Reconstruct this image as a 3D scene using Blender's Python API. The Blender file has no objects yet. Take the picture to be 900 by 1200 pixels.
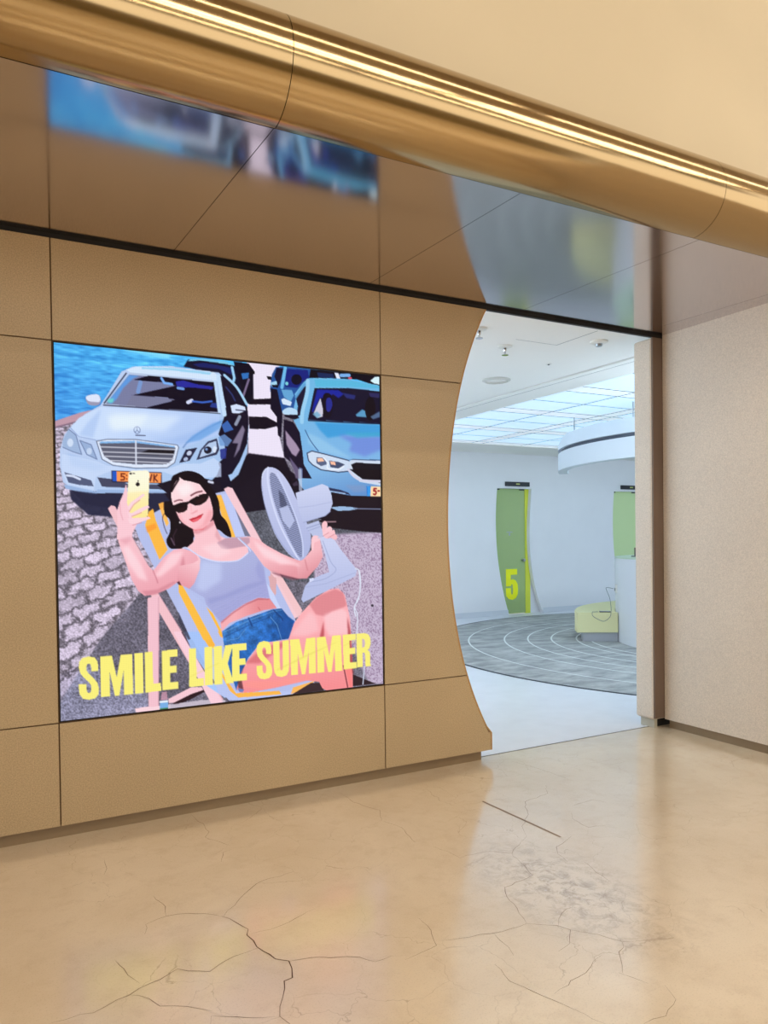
import bpy, bmesh, math, random
import numpy as np
from mathutils import Matrix, Vector

scene = bpy.context.scene
COL = scene.collection

# ------------------------------------------------------------------ camera
CAM_POS = (-0.3112, -4.0853, 1.5)
YAW, PITCH, ROLL = 0.49134, -0.01495, -0.01246
cam_data = bpy.data.cameras.new('camera')
cam_data.sensor_fit = 'VERTICAL'
cam_data.sensor_height = 36.0
cam_data.sensor_width = 27.0
cam_data.lens = 872.28 / 1200.0 * 36.0
cam_data.shift_y = 44.98 / 1200.0
cam_data.clip_start = 0.05
cam = bpy.data.objects.new('camera', cam_data)
COL.objects.link(cam)
_F = Vector((math.sin(YAW) * math.cos(PITCH), math.cos(YAW) * math.cos(PITCH), math.sin(PITCH)))
_R = Vector((math.cos(YAW), -math.sin(YAW), 0))
_U = _R.cross(_F)
_R2 = _R * math.cos(ROLL) + _U * math.sin(ROLL)
_U2 = -_R * math.sin(ROLL) + _U * math.cos(ROLL)
M = Matrix.Identity(4)
for i in range(3):
    M[i][0], M[i][1], M[i][2], M[i][3] = _R2[i], _U2[i], -_F[i], CAM_POS[i]
cam.matrix_world = M
scene.camera = cam

# ------------------------------------------------------------------ world, view, lamp levels
world = bpy.data.worlds.new('world')
scene.world = world
world.use_nodes = True
bg = world.node_tree.nodes['Background']
bg.inputs[0].default_value = (1.0, 0.94, 0.85, 1)
bg.inputs[1].default_value = 2.1
scene.view_settings.view_transform = 'Standard'
scene.view_settings.look = 'None'
scene.view_settings.exposure = 0.0
scene.view_settings.gamma = 1.0
scene.view_settings.use_curve_mapping = False
HALL_LAMP = 25.0         # radiance of the hall's linear lamps
HALL_TINT = (1.0, 0.92, 0.78)
SKYLIGHT = 0.74          # radiance of the luminous ceiling beyond the doorway
SKYLIGHT_TINT = (0.50, 0.75, 1.0)
INNER_FILL = 21.0        # radiance of the unseen lamps added to brighten the inner room
SCREEN_LEVEL = 1.05


# ------------------------------------------------------------------ helpers
def srgb(r, g, b):
    def f(c):
        c /= 255.0
        return c / 12.92 if c <= 0.04045 else ((c + 0.055) / 1.055) ** 2.4
    return (f(r), f(g), f(b), 1.0)


def mat(name, rgb, rough=0.5, metal=0.0, speck=0.0, speck_scale=900.0, cloud=0.0, cloud_scale=2.0,
        bump=0.0, bump_scale=400.0, coat=0.0, emit=None, emit_level=0.0, spec=0.5, trans=0.0, rough_var=0.0):
    m = bpy.data.materials.new(name)
    m.use_nodes = True
    nt = m.node_tree
    b = nt.nodes['Principled BSDF']
    c = srgb(*rgb)
    b.inputs['Base Color'].default_value = c
    b.inputs['Roughness'].default_value = rough
    b.inputs['Metallic'].default_value = metal
    b.inputs['Specular IOR Level'].default_value = spec
    b.inputs['Coat Weight'].default_value = coat
    b.inputs['Transmission Weight'].default_value = trans
    tc = nt.nodes.new('ShaderNodeTexCoord')
    last = None

    def noise(scale, detail=3.0):
        n = nt.nodes.new('ShaderNodeTexNoise')
        n.inputs['Scale'].default_value = scale
        n.inputs['Detail'].default_value = detail
        nt.links.new(tc.outputs['Object'], n.inputs['Vector'])
        return n
    for amt, sc in ((speck, speck_scale), (cloud, cloud_scale)):
        if amt <= 0:
            continue
        n = noise(sc)
        mr = nt.nodes.new('ShaderNodeMapRange')
        mr.inputs['From Min'].default_value = 0.3
        mr.inputs['From Max'].default_value = 0.7
        mr.inputs['To Min'].default_value = 1.0 - amt
        mr.inputs['To Max'].default_value = 1.0 + amt
        nt.links.new(n.outputs['Fac'], mr.inputs['Value'])
        mx = nt.nodes.new('ShaderNodeVectorMath')
        mx.operation = 'SCALE'
        if last is None:
            mx.inputs[0].default_value = c[:3]
        else:
            nt.links.new(last, mx.inputs[0])
        nt.links.new(mr.outputs[0], mx.inputs['Scale'])
        last = mx.outputs[0]
    if last is not None:
        nt.links.new(last, b.inputs['Base Color'])
    if rough_var > 0:
        n = noise(3.0, 5.0)
        mr = nt.nodes.new('ShaderNodeMapRange')
        mr.inputs['To Min'].default_value = rough - rough_var
        mr.inputs['To Max'].default_value = rough + rough_var
        nt.links.new(n.outputs['Fac'], mr.inputs['Value'])
        nt.links.new(mr.outputs[0], b.inputs['Roughness'])
    if bump > 0:
        n = noise(bump_scale)
        bp = nt.nodes.new('ShaderNodeBump')
        bp.inputs['Strength'].default_value = bump
        bp.inputs['Distance'].default_value = 0.002
        nt.links.new(n.outputs['Fac'], bp.inputs['Height'])
        nt.links.new(bp.outputs[0], b.inputs['Normal'])
    if emit is not None:
        b.inputs['Emission Color'].default_value = (*emit, 1) if len(emit) == 3 else emit
        b.inputs['Emission Strength'].default_value = emit_level
    return m


def link(name, me, m=None, parent=None, smooth=False):
    o = bpy.data.objects.new(name, me)
    COL.objects.link(o)
    if m is not None and len(me.materials) == 0:
        me.materials.append(m)
    if parent is not None:
        o.parent = parent
    if smooth:
        me.polygons.foreach_set('use_smooth', [True] * len(me.polygons))
    return o


def from_bm(name, bm, m=None, parent=None, smooth=False):
    bmesh.ops.recalc_face_normals(bm, faces=bm.faces[:])
    me = bpy.data.meshes.new(name)
    bm.to_mesh(me)
    bm.free()
    return link(name, me, m, parent, smooth)


def add_box(bm, x0, x1, y0, y1, z0, z1):
    vs = [bm.verts.new((x, y, z)) for z in (z0, z1) for y in (y0, y1) for x in (x0, x1)]
    for f in ((0, 1, 3, 2), (4, 6, 7, 5), (0, 4, 5, 1), (2, 3, 7, 6), (0, 2, 6, 4), (1, 5, 7, 3)):
        bm.faces.new([vs[i] for i in f])


def box(name, x0, x1, y0, y1, z0, z1, m, parent=None, bevel=0.0, seg=2):
    bm = bmesh.new()
    add_box(bm, x0, x1, y0, y1, z0, z1)
    if bevel > 0:
        bmesh.ops.bevel(bm, geom=bm.edges[:], offset=bevel, segments=seg, affect='EDGES', profile=0.5)
    return from_bm(name, bm, m, parent)


def prism_xz(bm, pts, y0, y1):
    """extrude a polygon drawn in the x-z plane from y0 to y1"""
    a = [bm.verts.new((x, y0, z)) for x, z in pts]
    b = [bm.verts.new((x, y1, z)) for x, z in pts]
    n = len(pts)
    bm.faces.new(a)
    bm.faces.new(list(reversed(b)))
    for i in range(n):
        j = (i + 1) % n
        bm.faces.new((a[i], b[i], b[j], a[j]))


def lathe(name, profile, cx, cy, m, parent=None, a0=0.0, a1=360.0, seg=96, closed_profile=True, smooth=True, caps=True):
    """turn an (r, z) profile about a vertical axis; partial turns get end caps"""
    bm = bmesh.new()
    full = abs(a1 - a0) >= 359.9
    n = seg if full else seg + 1
    rings = []
    for i in range(n):
        a = math.radians(a0 + (a1 - a0) * i / seg)
        rings.append([bm.verts.new((cx + r * math.cos(a), cy + r * math.sin(a), z)) for r, z in profile])
    k = len(profile)
    for i in range(seg):
        A, B = rings[i], rings[(i + 1) % n]
        for j in range(k if closed_profile else k - 1):
            j2 = (j + 1) % k
            bm.faces.new((A[j], B[j], B[j2], A[j2]))
    if not full and caps:
        bm.faces.new(rings[0])
        bm.faces.new(list(reversed(rings[-1])))
    bmesh.ops.remove_doubles(bm, verts=bm.verts[:], dist=1e-6)
    o = from_bm(name, bm, m, parent)
    if smooth:
        o.data.polygons.foreach_set('use_smooth', [True] * len(o.data.polygons))
        o.data.set_sharp_from_angle(angle=math.radians(35))
    return o


def tube(name, pts, r, m, parent=None, seg=8):
    cu = bpy.data.curves.new(name, 'CURVE')
    cu.dimensions = '3D'
    cu.bevel_depth = r
    cu.bevel_resolution = 2
    sp = cu.splines.new('POLY')
    sp.points.add(len(pts) - 1)
    for p, q in zip(sp.points, pts):
        p.co = (*q, 1)
    o = bpy.data.objects.new(name, cu)
    dg = bpy.context.evaluated_depsgraph_get()
    COL.objects.link(o)
    dg.update()
    me = bpy.data.meshes.new_from_object(o.evaluated_get(dg))
    COL.objects.unlink(o)
    bpy.data.objects.remove(o)
    me.name = name
    me.materials.clear()
    return link(name, me, m, parent, True)


def tag(o, label, cat, group=None):
    o['label'] = label
    o['category'] = cat
    if group:
        o['group'] = group
    return o


def struct(o, label=None):
    o['kind'] = 'structure'
    if label:
        o['label'] = label
        o['category'] = 'room part'
    return o


def empty(name, loc=(0, 0, 0)):
    o = bpy.data.objects.new(name, None)
    o.empty_display_size = 0.1
    COL.objects.link(o)
    o.location = loc
    return o


def child(o, parent):
    """parent while keeping world-space mesh coordinates"""
    o.parent = parent
    o.matrix_parent_inverse = Matrix.Translation(-Vector(parent.location))
    return o


# ------------------------------------------------------------------ materials
M_PANEL = mat('panel_champagne', (188, 166, 132), rough=0.42, speck=0.20, speck_scale=170, cloud=0.05, cloud_scale=1.3, bump=0.05, bump_scale=500)
M_JOINT = mat('joint_brown', (104, 76, 48), rough=0.8)
M_EDGE = mat('panel_edge_brown', (186, 146, 92), rough=0.45)
M_BASE = mat('plinth_brown', (146, 126, 100), rough=0.4, metal=0.3, speck=0.06, cloud=0.06)
M_BLACK = mat('slot_black', (10, 7, 10), rough=0.6)
M_SOFFIT = mat('soffit_bronze_metal', (212, 203, 202), rough=0.115, metal=1.0, speck=0.05, speck_scale=600, rough_var=0.02)
M_NOSE = mat('bullnose_gold_metal', (174, 149, 110), rough=0.15, metal=1.0, speck=0.03, speck_scale=500)
M_UPPER = mat('upper_wall_cream', (188, 172, 144), rough=0.7, cloud=0.02, speck=0.02)
M_RIGHT = mat('right_wall_speckled', (220, 208, 193), rough=0.6, speck=0.13, speck_scale=140, cloud=0.03, bump=0.1, bump_scale=300)
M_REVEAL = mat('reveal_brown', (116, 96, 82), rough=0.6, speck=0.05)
M_INWALL = mat('inner_wall_white', (240, 238, 240), rough=0.55, cloud=0.015)
M_INCEIL = mat('inner_ceiling_white', (248, 245, 238), rough=0.6)
M_GROOVE = mat('ceiling_groove_grey', (120, 124, 124), rough=0.7)
M_GLOWBAR = mat('ceiling_bar_glow', (228, 236, 240), rough=0.5, emit=(0.80, 0.88, 1.0), emit_level=0.45)  # emission added to brighten the bars, which are no lamps themselves
M_LIGHTPANEL = mat('light_panel', (200, 206, 210), rough=0.5, emit=SKYLIGHT_TINT, emit_level=SKYLIGHT)
M_INFLOOR = mat('inner_floor_grey', (226, 228, 234), rough=0.32, cloud=0.03, cloud_scale=5)
M_LANE = mat('lane_white', (226, 230, 226), rough=0.7)
M_RIM = mat('carpet_rim_dark', (58, 64, 70), rough=0.7)
M_RING = mat('ring_fascia_white', (222, 228, 234), rough=0.4)
M_RINGSLOT = mat('ring_slot_grey', (92, 98, 110), rough=0.7)
M_DRUM = mat('drum_pale_grey', (226, 228, 232), rough=0.45)
M_BENCH = mat('bench_pale_yellow', (232, 226, 172), rough=0.7, speck=0.04, speck_scale=300)
M_STEEL = mat('steel_brushed', (170, 174, 178), rough=0.3, metal=0.9)
M_DARK = mat('dark_plastic', (34, 34, 38), rough=0.4)
M_CABLE = mat('cable_grey', (130, 134, 128), rough=0.6)
M_GLASS5 = mat('green_glass', (168, 190, 124), rough=0.12, coat=0.3)
M_GLASS6 = mat('pale_green_glass', (214, 234, 170), rough=0.15, coat=0.3)
M_YELLOW = mat('yellow_strip', (226, 230, 72), rough=0.4)
M_NUMBER = mat('number_yellow', (255, 252, 8), rough=0.5)
M_SIGN = mat('sign_black', (30, 30, 34), rough=0.35)
M_SIGNTXT = mat('sign_text_yellow', (206, 214, 120), rough=0.5)
M_CHROME = mat('chrome', (205, 205, 205), rough=0.12, metal=1.0)
M_WHITEPL = mat('white_plastic', (232, 230, 222), rough=0.4)
M_LAMPBODY = mat('lamp_body_white', (225, 222, 214), rough=0.5)
M_LAMP = mat('lamp_diffuser', (255, 240, 215), rough=0.5, emit=HALL_TINT, emit_level=HALL_LAMP)
M_HALLCEIL = mat('hall_ceiling', (160, 142, 112), rough=0.8)
M_HALLWALL = mat('hall_wall', (120, 104, 66), rough=0.7, cloud=0.03)
M_CRACK = mat('crack_brown', (92, 62, 42), rough=0.9)
M_SCAR = mat('scar_brown', (140, 116, 92), rough=0.7)


def floor_material():
    m = bpy.data.materials.new('concrete_polished')
    m.use_nodes = True
    nt = m.node_tree
    N, Lk = nt.nodes, nt.links
    b = N['Principled BSDF']
    tc = N.new('ShaderNodeTexCoord')

    def noise(sc, det=5.0, rough=0.55, dist=0.0):
        n = N.new('ShaderNodeTexNoise')
        n.inputs['Scale'].default_value = sc
        n.inputs['Detail'].default_value = det
        n.inputs['Roughness'].default_value = rough
        n.inputs['Distortion'].default_value = dist
        Lk.new(tc.outputs['Object'], n.inputs['Vector'])
        return n

    def rng(sock, a, c, lo, hi):
        r = N.new('ShaderNodeMapRange')
        for k, v in (('From Min', a), ('From Max', c), ('To Min', lo), ('To Max', hi)):
            r.inputs[k].default_value = v
        Lk.new(sock, r.inputs['Value'])
        return r.outputs[0]

    def mix(fac, a, c):
        x = N.new('ShaderNodeMix')
        x.data_type = 'RGBA'
        if isinstance(fac, float):
            x.inputs[0].default_value = fac
        else:
            Lk.new(fac, x.inputs[0])
        for s, v in ((6, a), (7, c)):
            if isinstance(v, tuple):
                x.inputs[s].default_value = v
            else:
                Lk.new(v, x.inputs[s])
        return x.outputs[2]
    cloud = noise(1.1, 6, 0.6, 0.4)
    mott = noise(9, 8, 0.65)
    fine = noise(160, 3)
    col = mix(rng(cloud.outputs['Fac'], .35, .65, 0, 1), srgb(222, 203, 175), srgb(236, 220, 195))
    col = mix(rng(mott.outputs['Fac'], .5, .75, 0, .45), col, srgb(206, 184, 156))
    col = mix(rng(fine.outputs['Fac'], .55, .8, 0, .35), col, srgb(158, 136, 114))
    # hairline craze in the old screed
    vor = N.new('ShaderNodeTexVoronoi')
    vor.feature = 'DISTANCE_TO_EDGE'
    vor.inputs['Scale'].default_value = 4.2
    warp = N.new('ShaderNodeVectorMath')
    warp.operation = 'MULTIPLY_ADD'
    wn = noise(5, 4)
    Lk.new(wn.outputs['Color'], warp.inputs[0])
    warp.inputs[1].default_value = (.22, .22, 0)
    Lk.new(tc.outputs['Object'], warp.inputs[2])
    Lk.new(warp.outputs[0], vor.inputs['Vector'])
    hair = rng(vor.outputs['Distance'], 0.0, 0.006, 1, 0)
    gate = rng(noise(1.3, 2).outputs['Fac'], .47, .6, 0, .35)
    mul = N.new('ShaderNodeMath')
    mul.operation = 'MULTIPLY'
    Lk.new(hair, mul.inputs[0])
    Lk.new(gate, mul.inputs[1])
    col = mix(mul.outputs[0], col, srgb(120, 90, 66))
    # scuffed patch in front of the doorway, an irregular stain of its own
    d = N.new('ShaderNodeVectorMath')
    d.operation = 'DISTANCE'
    sc = N.new('ShaderNodeVectorMath')
    sc.operation = 'MULTIPLY'
    sc.inputs[1].default_value = (1.7, .9, 1)
    Lk.new(tc.outputs['Object'], sc.inputs[0])
    Lk.new(sc.outputs[0], d.inputs[0])
    d.inputs[1].default_value = (1.85 * 1.7, -1.68 * .9, 0)
    zone = rng(d.outputs['Value'], .1, .62, 1, 0)
    sm = noise(14, 10, 0.75, .6)
    sm2 = rng(sm.outputs['Fac'], .46, .66, 0, .7)
    mul2 = N.new('ShaderNodeMath')
    mul2.operation = 'MULTIPLY'
    Lk.new(zone, mul2.inputs[0])
    Lk.new(sm2, mul2.inputs[1])
    col = mix(mul2.outputs[0], col, srgb(126, 96, 72))
    Lk.new(col, b.inputs['Base Color'])
    rgh = rng(mott.outputs['Fac'], .35, .7, .17, .27)
    add = N.new('ShaderNodeMath')
    add.operation = 'MULTIPLY_ADD'
    Lk.new(mul2.outputs[0], add.inputs[0])
    add.inputs[1].default_value = .10
    Lk.new(rgh, add.inputs[2])
    Lk.new(add.outputs[0], b.inputs['Roughness'])
    b.inputs['Specular IOR Level'].default_value = 0.9
    b.inputs['Coat Weight'].default_value = 0.8
    b.inputs['Coat IOR'].default_value = 1.6
    b.inputs['Coat Roughness'].default_value = 0.13
    bp = N.new('ShaderNodeBump')
    bp.inputs['Strength'].default_value = .06
    bp.inputs['Distance'].default_value = .004
    Lk.new(mott.outputs['Fac'], bp.inputs['Height'])
    Lk.new(bp.outputs[0], b.inputs['Normal'])
    return m


def carpet_material():
    m = mat('carpet_grey', (134, 142, 146), rough=0.9, bump=0.2, bump_scale=300)
    nt = m.node_tree
    b = nt.nodes['Principled BSDF']
    tc = nt.nodes.new('ShaderNodeTexCoord')
    mp = nt.nodes.new('ShaderNodeMapping')
    mp.inputs['Scale'].default_value = (1.6, 3.2, 1)
    nt.links.new(tc.outputs['Object'], mp.inputs[0])
    n = nt.nodes.new('ShaderNodeTexNoise')
    n.inputs['Scale'].default_value = 1.6
    n.inputs['Detail'].default_value = 8
    n.inputs['Roughness'].default_value = .65
    nt.links.new(mp.outputs[0], n.inputs['Vector'])
    cr = nt.nodes.new('ShaderNodeValToRGB')
    cr.color_ramp.elements[0].position = .36
    cr.color_ramp.elements[0].color = srgb(142, 143, 143)
    cr.color_ramp.elements[1].position = .66
    cr.color_ramp.elements[1].color = srgb(192, 193, 190)
    nt.links.new(n.outputs['Fac'], cr.inputs[0])
    nt.links.new(cr.outputs[0], b.inputs['Base Color'])
    return m


M_FLOOR = floor_material()
M_CARPET = carpet_material()

# ------------------------------------------------------------------ main dimensions (metres)
SX1 = 1.8673                       # right joint of the screen column
Z_PB, Z_SB, Z_ST, Z_PT = 0.068, 0.5905, 2.519, 3.030
H = 3.0535                         # underside of the soffit
Y_NOSE, R_NOSE = -1.405, 0.198
X_R = 4.347                        # right wall
Y_TH = 0.09                        # threshold
HC = 3.12                          # ceiling of the inner room
Y_B = 7.5                          # its far wall
arc = np.array([(2.673, 3.029), (2.573, 2.807), (2.463, 2.52), (2.388, 2.119), (2.355, 1.673), (2.358, 1.338),
                (2.399, .973), (2.493, .598), (2.583, .361), (2.672, .185)])
ARC = np.poly1d(np.polyfit(arc[:, 1], arc[:, 0], 4))


def edge_x(z):
    return float(ARC(max(z, 0.185)))


# ------------------------------------------------------------------ hall floor
floor = struct(box('floor', -8, 9, -10, Y_TH, -0.12, 0.0, M_FLOOR), 'beige polished cracked concrete floor in front of the doorway')


def ribbon(name, pts, w0, m, parent, z=0.0006, taper=True, jitter=0.0, seed=0):
    rnd = random.Random(seed)
    P = []
    for a, b in zip(pts[:-1], pts[1:]):
        n = max(1, int(math.dist(a, b) / 0.035))
        for i in range(n):
            t = i / n
            P.append((a[0] + (b[0] - a[0]) * t, a[1] + (b[1] - a[1]) * t))
    P.append(pts[-1])
    if jitter:
        P = [P[0]] + [(x + rnd.uniform(-jitter, jitter), y + rnd.uniform(-jitter, jitter)) for x, y in P[1:-1]] + [P[-1]]
    v, f = [], []
    n = len(P)
    for i, (x, y) in enumerate(P):
        a, b = P[max(0, i - 1)], P[min(n - 1, i + 1)]
        dx, dy = b[0] - a[0], b[1] - a[1]
        l = math.hypot(dx, dy) or 1
        w = w0 * (rnd.uniform(.6, 1.25) if jitter else 1)
        if taper:
            w *= max(.25, 1 - abs(2 * i / max(1, n - 1) - 1) ** 2 * .7)
        v += [(x - dy / l * w, y + dx / l * w, z), (x + dy / l * w, y - dx / l * w, z)]
        if i:
            k = 2 * i
            f.append((k - 2, k, k + 1, k - 1))
    me = bpy.data.meshes.new(name)
    me.from_pydata(v, [], f)
    return link(name, me, m, parent)


CRACKS = [
    [(0.494, -1.165), (0.532, -1.24), (0.553, -1.311), (0.539, -1.353), (0.548, -1.453), (0.574, -1.564), (0.618, -1.598), (0.59, -1.692), (0.559, -1.703), (0.522, -1.79), (0.479, -1.867), (0.494, -1.922)],
    [(0.501, -1.17), (0.593, -1.068), (0.705, -0.955), (0.893, -0.932)],
    [(0.199, -1.153), (0.221, -1.075), (0.3, -1.052), (0.381, -1.07), (0.466, -1.138), (0.494, -1.165)],
    [(0.3, -1.052), (0.316, -0.973), (0.289, -0.852)],
    [(0.546, -1.459), (0.455, -1.466), (0.348, -1.518), (0.26, -1.454), (0.077, -1.519), (-0.034, -1.559), (-0.158, -1.552)],
    [(0.618, -1.598), (0.719, -1.63), (0.842, -1.693), (0.881, -1.752), (0.953, -1.746)],
    [(0.077, -1.519), (0.136, -1.573), (0.164, -1.635), (0.236, -1.681), (0.302, -1.743)],
    [(0.478, -1.871), (0.388, -1.825), (0.296, -1.764), (0.279, -1.802)],
    [(0.539, -1.353), (0.639, -1.36), (0.845, -1.294)],
    [(0.659, 0.005), (0.681, -0.183), (0.678, -0.28), (0.641, -0.336), (0.724, -0.504)],
    [(0.124, -1.472), (0.096, -1.4), (0.071, -1.281)],
    [(1.514, -0.097), (1.517, -0.264), (1.582, -0.455), (1.519, -0.599)],
    [(0.157, -0.365), (0.152, -0.468), (0.134, -0.533)],
    [(0.721, -0.549), (0.674, -0.568), (0.635, -0.666)],
    [(1.866, -1.263), (1.831, -1.403), (1.803, -1.496), (1.627, -1.526), (1.588, -1.592), (1.552, -1.695), (1.515, -1.808)],
    [(1.515, -1.808), (1.346, -1.802), (1.153, -1.745)],
    [(1.515, -1.808), (1.611, -1.881), (1.633, -1.929), (1.564, -1.994), (1.491, -2.018)],
    [(1.611, -1.881), (1.685, -1.81), (1.758, -1.792), (1.775, -1.822)],
    [(2.251, -1.25), (2.196, -1.28), (2.099, -1.312), (2.055, -1.372), (2.03, -1.465)],
    [(2.03, -1.465), (1.939, -1.423), (1.811, -1.366)],
    [(2.097, -1.503), (2.069, -1.614), (2.051, -1.722)],
    [(1.633, -1.929), (1.695, -2.0), (1.738, -2.086), (1.866, -2.131)],
    [(1.738, -2.086), (1.654, -2.158), (1.592, -2.227)],
    [(2.769, -0.103), (2.826, -0.298), (2.845, -0.559)],
    [(2.537, -0.935), (2.712, -0.918), (2.749, -0.98)],
    [(1.36, -1.81), (1.347, -1.905), (1.333, -1.961)],
    [(1.241, -1.971), (1.23, -2.081), (1.264, -2.194), (1.303, -2.292), (1.344, -2.398)],
    [(1.308, -2.205), (1.478, -2.163), (1.605, -2.114)],
    [(1.66, -2.35), (1.635, -2.415), (1.536, -2.459), (1.446, -2.455)],
    [(1.172, -1.558), (1.166, -1.665), (1.131, -1.766), (0.98, -1.793)],
    [(2.652, -0.585), (2.563, -0.708), (2.356, -0.751), (2.251, -0.917), (2.127, -1.018), (2.057, -1.139)],
    [(2.057, -1.139), (1.866, -1.263), (1.775, -1.183), (1.629, -1.182), (1.589, -1.019)],
    [(2.471, -1.008), (2.417, -1.084), (2.402, -1.21), (2.53, -1.231)],
    [(1.58, -2.22), (1.62, -2.314)],
    [(1.529, -0.605), (1.564, -0.726), (1.534, -0.929)],
]

for i, c in enumerate(CRACKS):
    ribbon('crack', c, 0.0022 if i == 0 else (0.0012 if i in (1, 2, 4, 5, 14) else 0.0009), M_CRACK, floor, jitter=0.006, seed=i)
ribbon('scar', [(2.159, -0.621), (2.197, -1.232)], 0.006, M_SCAR, floor, z=0.0008, taper=False)

# ------------------------------------------------------------------ front wall: backing, panels, trims
bm = bmesh.new()
prism_xz(bm, [(-6, Z_PB + .004), (2.60, Z_PB + .004), (2.655, .19)] + [(edge_x(z) - .02, z) for z in np.linspace(.25, 3.0305, 24)] + [(-6, 3.0305)], 0.0085, 0.16)
wall_front = struct(from_bm('wall_front', bm, M_JOINT), 'champagne panelled wall around the video screen with a curved end')
J = 0.0035
ROWS = ((Z_PB, Z_SB), (Z_SB, Z_ST), (Z_ST, Z_PT))
for cx0, cx1 in ((-1.30, 0.0), (0.0, SX1)):
    for ri, (z0, z1) in enumerate(ROWS):
        if cx0 == 0.0 and ri == 1:
            continue
        a = 0 if ri == 0 else J
        b = 0 if ri == 2 else J
        box('panel', cx0 + J, cx1 - J, 0.0, 0.008, z0 + a, z1 - b, M_PANEL, wall_front)
for ri, (z0, z1) in enumerate(ROWS):
    a = z0 if ri == 0 else z0 + J
    b = z1 if ri == 2 else z1 - J
    pts = [(SX1 + J, a)]
    if ri == 0:
        pts += [(edge_x(.185) + .003, a), (edge_x(.185) + .003, .185)]
    pts += [(edge_x(z) - .011, z) for z in np.linspace(max(a, .19), b, 20)]
    pts += [(SX1 + J, b)]
    bm = bmesh.new()
    prism_xz(bm, pts, 0.0, 0.008)
    from_bm('panel', bm, M_PANEL, wall_front)
zs = list(np.linspace(.185, Z_PT, 60))
outer = [(edge_x(.185) + .014, Z_PB), (edge_x(.185) + .014, .185)] + [(edge_x(z), z) for z in zs[1:]]
inner = [(edge_x(.185) + .004, Z_PB), (edge_x(.185) + .004, .183)] + [(edge_x(z) - .0105, z) for z in zs[1:]]
bm = bmesh.new()
rows = [[bm.verts.new((x, y, z)) for (x, z), y in ((i, -.001), (o, -.001), (o, .17), (i, .17))] for i, o in zip(inner, outer)]
for A, B in zip(rows[:-1], rows[1:]):
    for j in range(4):
        bm.faces.new((A[j], B[j], B[(j + 1) % 4], A[(j + 1) % 4]))
bm.faces.new(rows[0])
bm.faces.new(list(reversed(rows[-1])))
from_bm('edge_trim', bm, M_EDGE, wall_front)
struct(box('baseboard_front', -6, 2.62, 0.035, 0.15, 0.0, Z_PB + .004, M_BASE), 'recessed brown plinth under the panelled wall')
struct(box('trim_1', -6, X_R + .1, 0.004, 0.030, Z_PT + .001, H + .02, M_BLACK), 'black shadow gap between the panelled wall and soffit')

# ------------------------------------------------------------------ soffit with bullnose edge
bm = bmesh.new()
add_box(bm, -6, 9, Y_NOSE - .02, .03, H + .022, H + .07)
ceiling = struct(from_bm('ceiling', bm, M_JOINT), 'bronze metal soffit with a rounded gold edge above the wall')
SEAMS = [-6, -4.09, -2.92, -1.74, -.57, .60, 1.77, 2.95, 4.13, 5.3, 6.5, 9]
for a, b in zip(SEAMS[:-1], SEAMS[1:]):
    bm = bmesh.new()
    sk = 0.075                                   # the seams run slightly askew
    q = [(a + .0015, .001), (b - .0015, .001), (b + sk - .0015, Y_NOSE + (.004 if b < .7 else .001)), (a + sk + .0015, Y_NOSE + (.004 if b < .7 else .001))]
    lo = [bm.verts.new((x, y, H)) for x, y in q]
    hi = [bm.verts.new((x, y, H + .02)) for x, y in q]
    bm.faces.new(lo)
    bm.faces.new(list(reversed(hi)))
    for i in range(4):
        bm.faces.new((lo[i], hi[i], hi[(i + 1) % 4], lo[(i + 1) % 4]))
    from_bm('soffit_panel', bm, M_SOFFIT, ceiling)
NOSE = [-6, -3.9, -1.63, .68, 2.98, 5.25, 9]
for a, b in zip(NOSE[:-1], NOSE[1:]):
    bm = bmesh.new()
    g = 0.0015
    prof = [(Y_NOSE - .001 - R_NOSE * math.sin(t), H + R_NOSE - R_NOSE * math.cos(t)) for t in np.linspace(0, math.pi, 49)]
    A = [bm.verts.new((a + g, y, z)) for y, z in prof]
    B = [bm.verts.new((b - g, y, z)) for y, z in prof]
    for i in range(len(prof) - 1):
        f = bm.faces.new((A[i], B[i], B[i + 1], A[i + 1]))
        f.smooth = True
    bm.faces.new(A)
    bm.faces.new(list(reversed(B)))
    o = from_bm('bullnose', bm, M_NOSE, ceiling)
    o.data.set_sharp_from_angle(angle=math.radians(35))
bm = bmesh.new()
add_box(bm, -6, 9, Y_NOSE + .002, Y_NOSE + .15, H + .07, 6.2)
struct(from_bm('wall_upper', bm, M_UPPER), 'plain cream wall rising above the gold rounded edge')

# ------------------------------------------------------------------ right wall and the door pier
wall_right = struct(box('wall_right', X_R, X_R + .3, -4.2, 0.0, Z_PB, H, M_RIGHT), 'speckled beige wall at the right of the doorway')
struct(box('baseboard_right', X_R + .03, X_R + .28, -4.2, -0.02, 0.0, Z_PB, M_BASE), 'recessed plinth under the speckled beige wall')
pier = box('wall_pier', 4.238, 4.52, 0.012, 0.195, Z_PB, Z_PT, M_RIGHT, bevel=0.022, seg=4)
struct(pier, 'narrow beige pier standing at the right edge of the doorway')
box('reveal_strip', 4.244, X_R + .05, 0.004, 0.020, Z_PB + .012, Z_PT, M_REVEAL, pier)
box('recess', 4.302, 4.5, 0.06, 0.17, 0.0, Z_PB + .002, M_BLACK, pier)
box('plinth', 4.27, 4.301, 0.035, 0.17, 0.0, Z_PB + .002, mat('pier_plinth_grey', (186, 182, 166), rough=.4), pier)

struct(box('trim_2', 2.63, 4.268, Y_TH - .007, Y_TH + .004, -.01, .0015, mat('threshold_grey', (96, 88, 78), rough=.5)), 'thin dark threshold line between the two floors')

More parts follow.
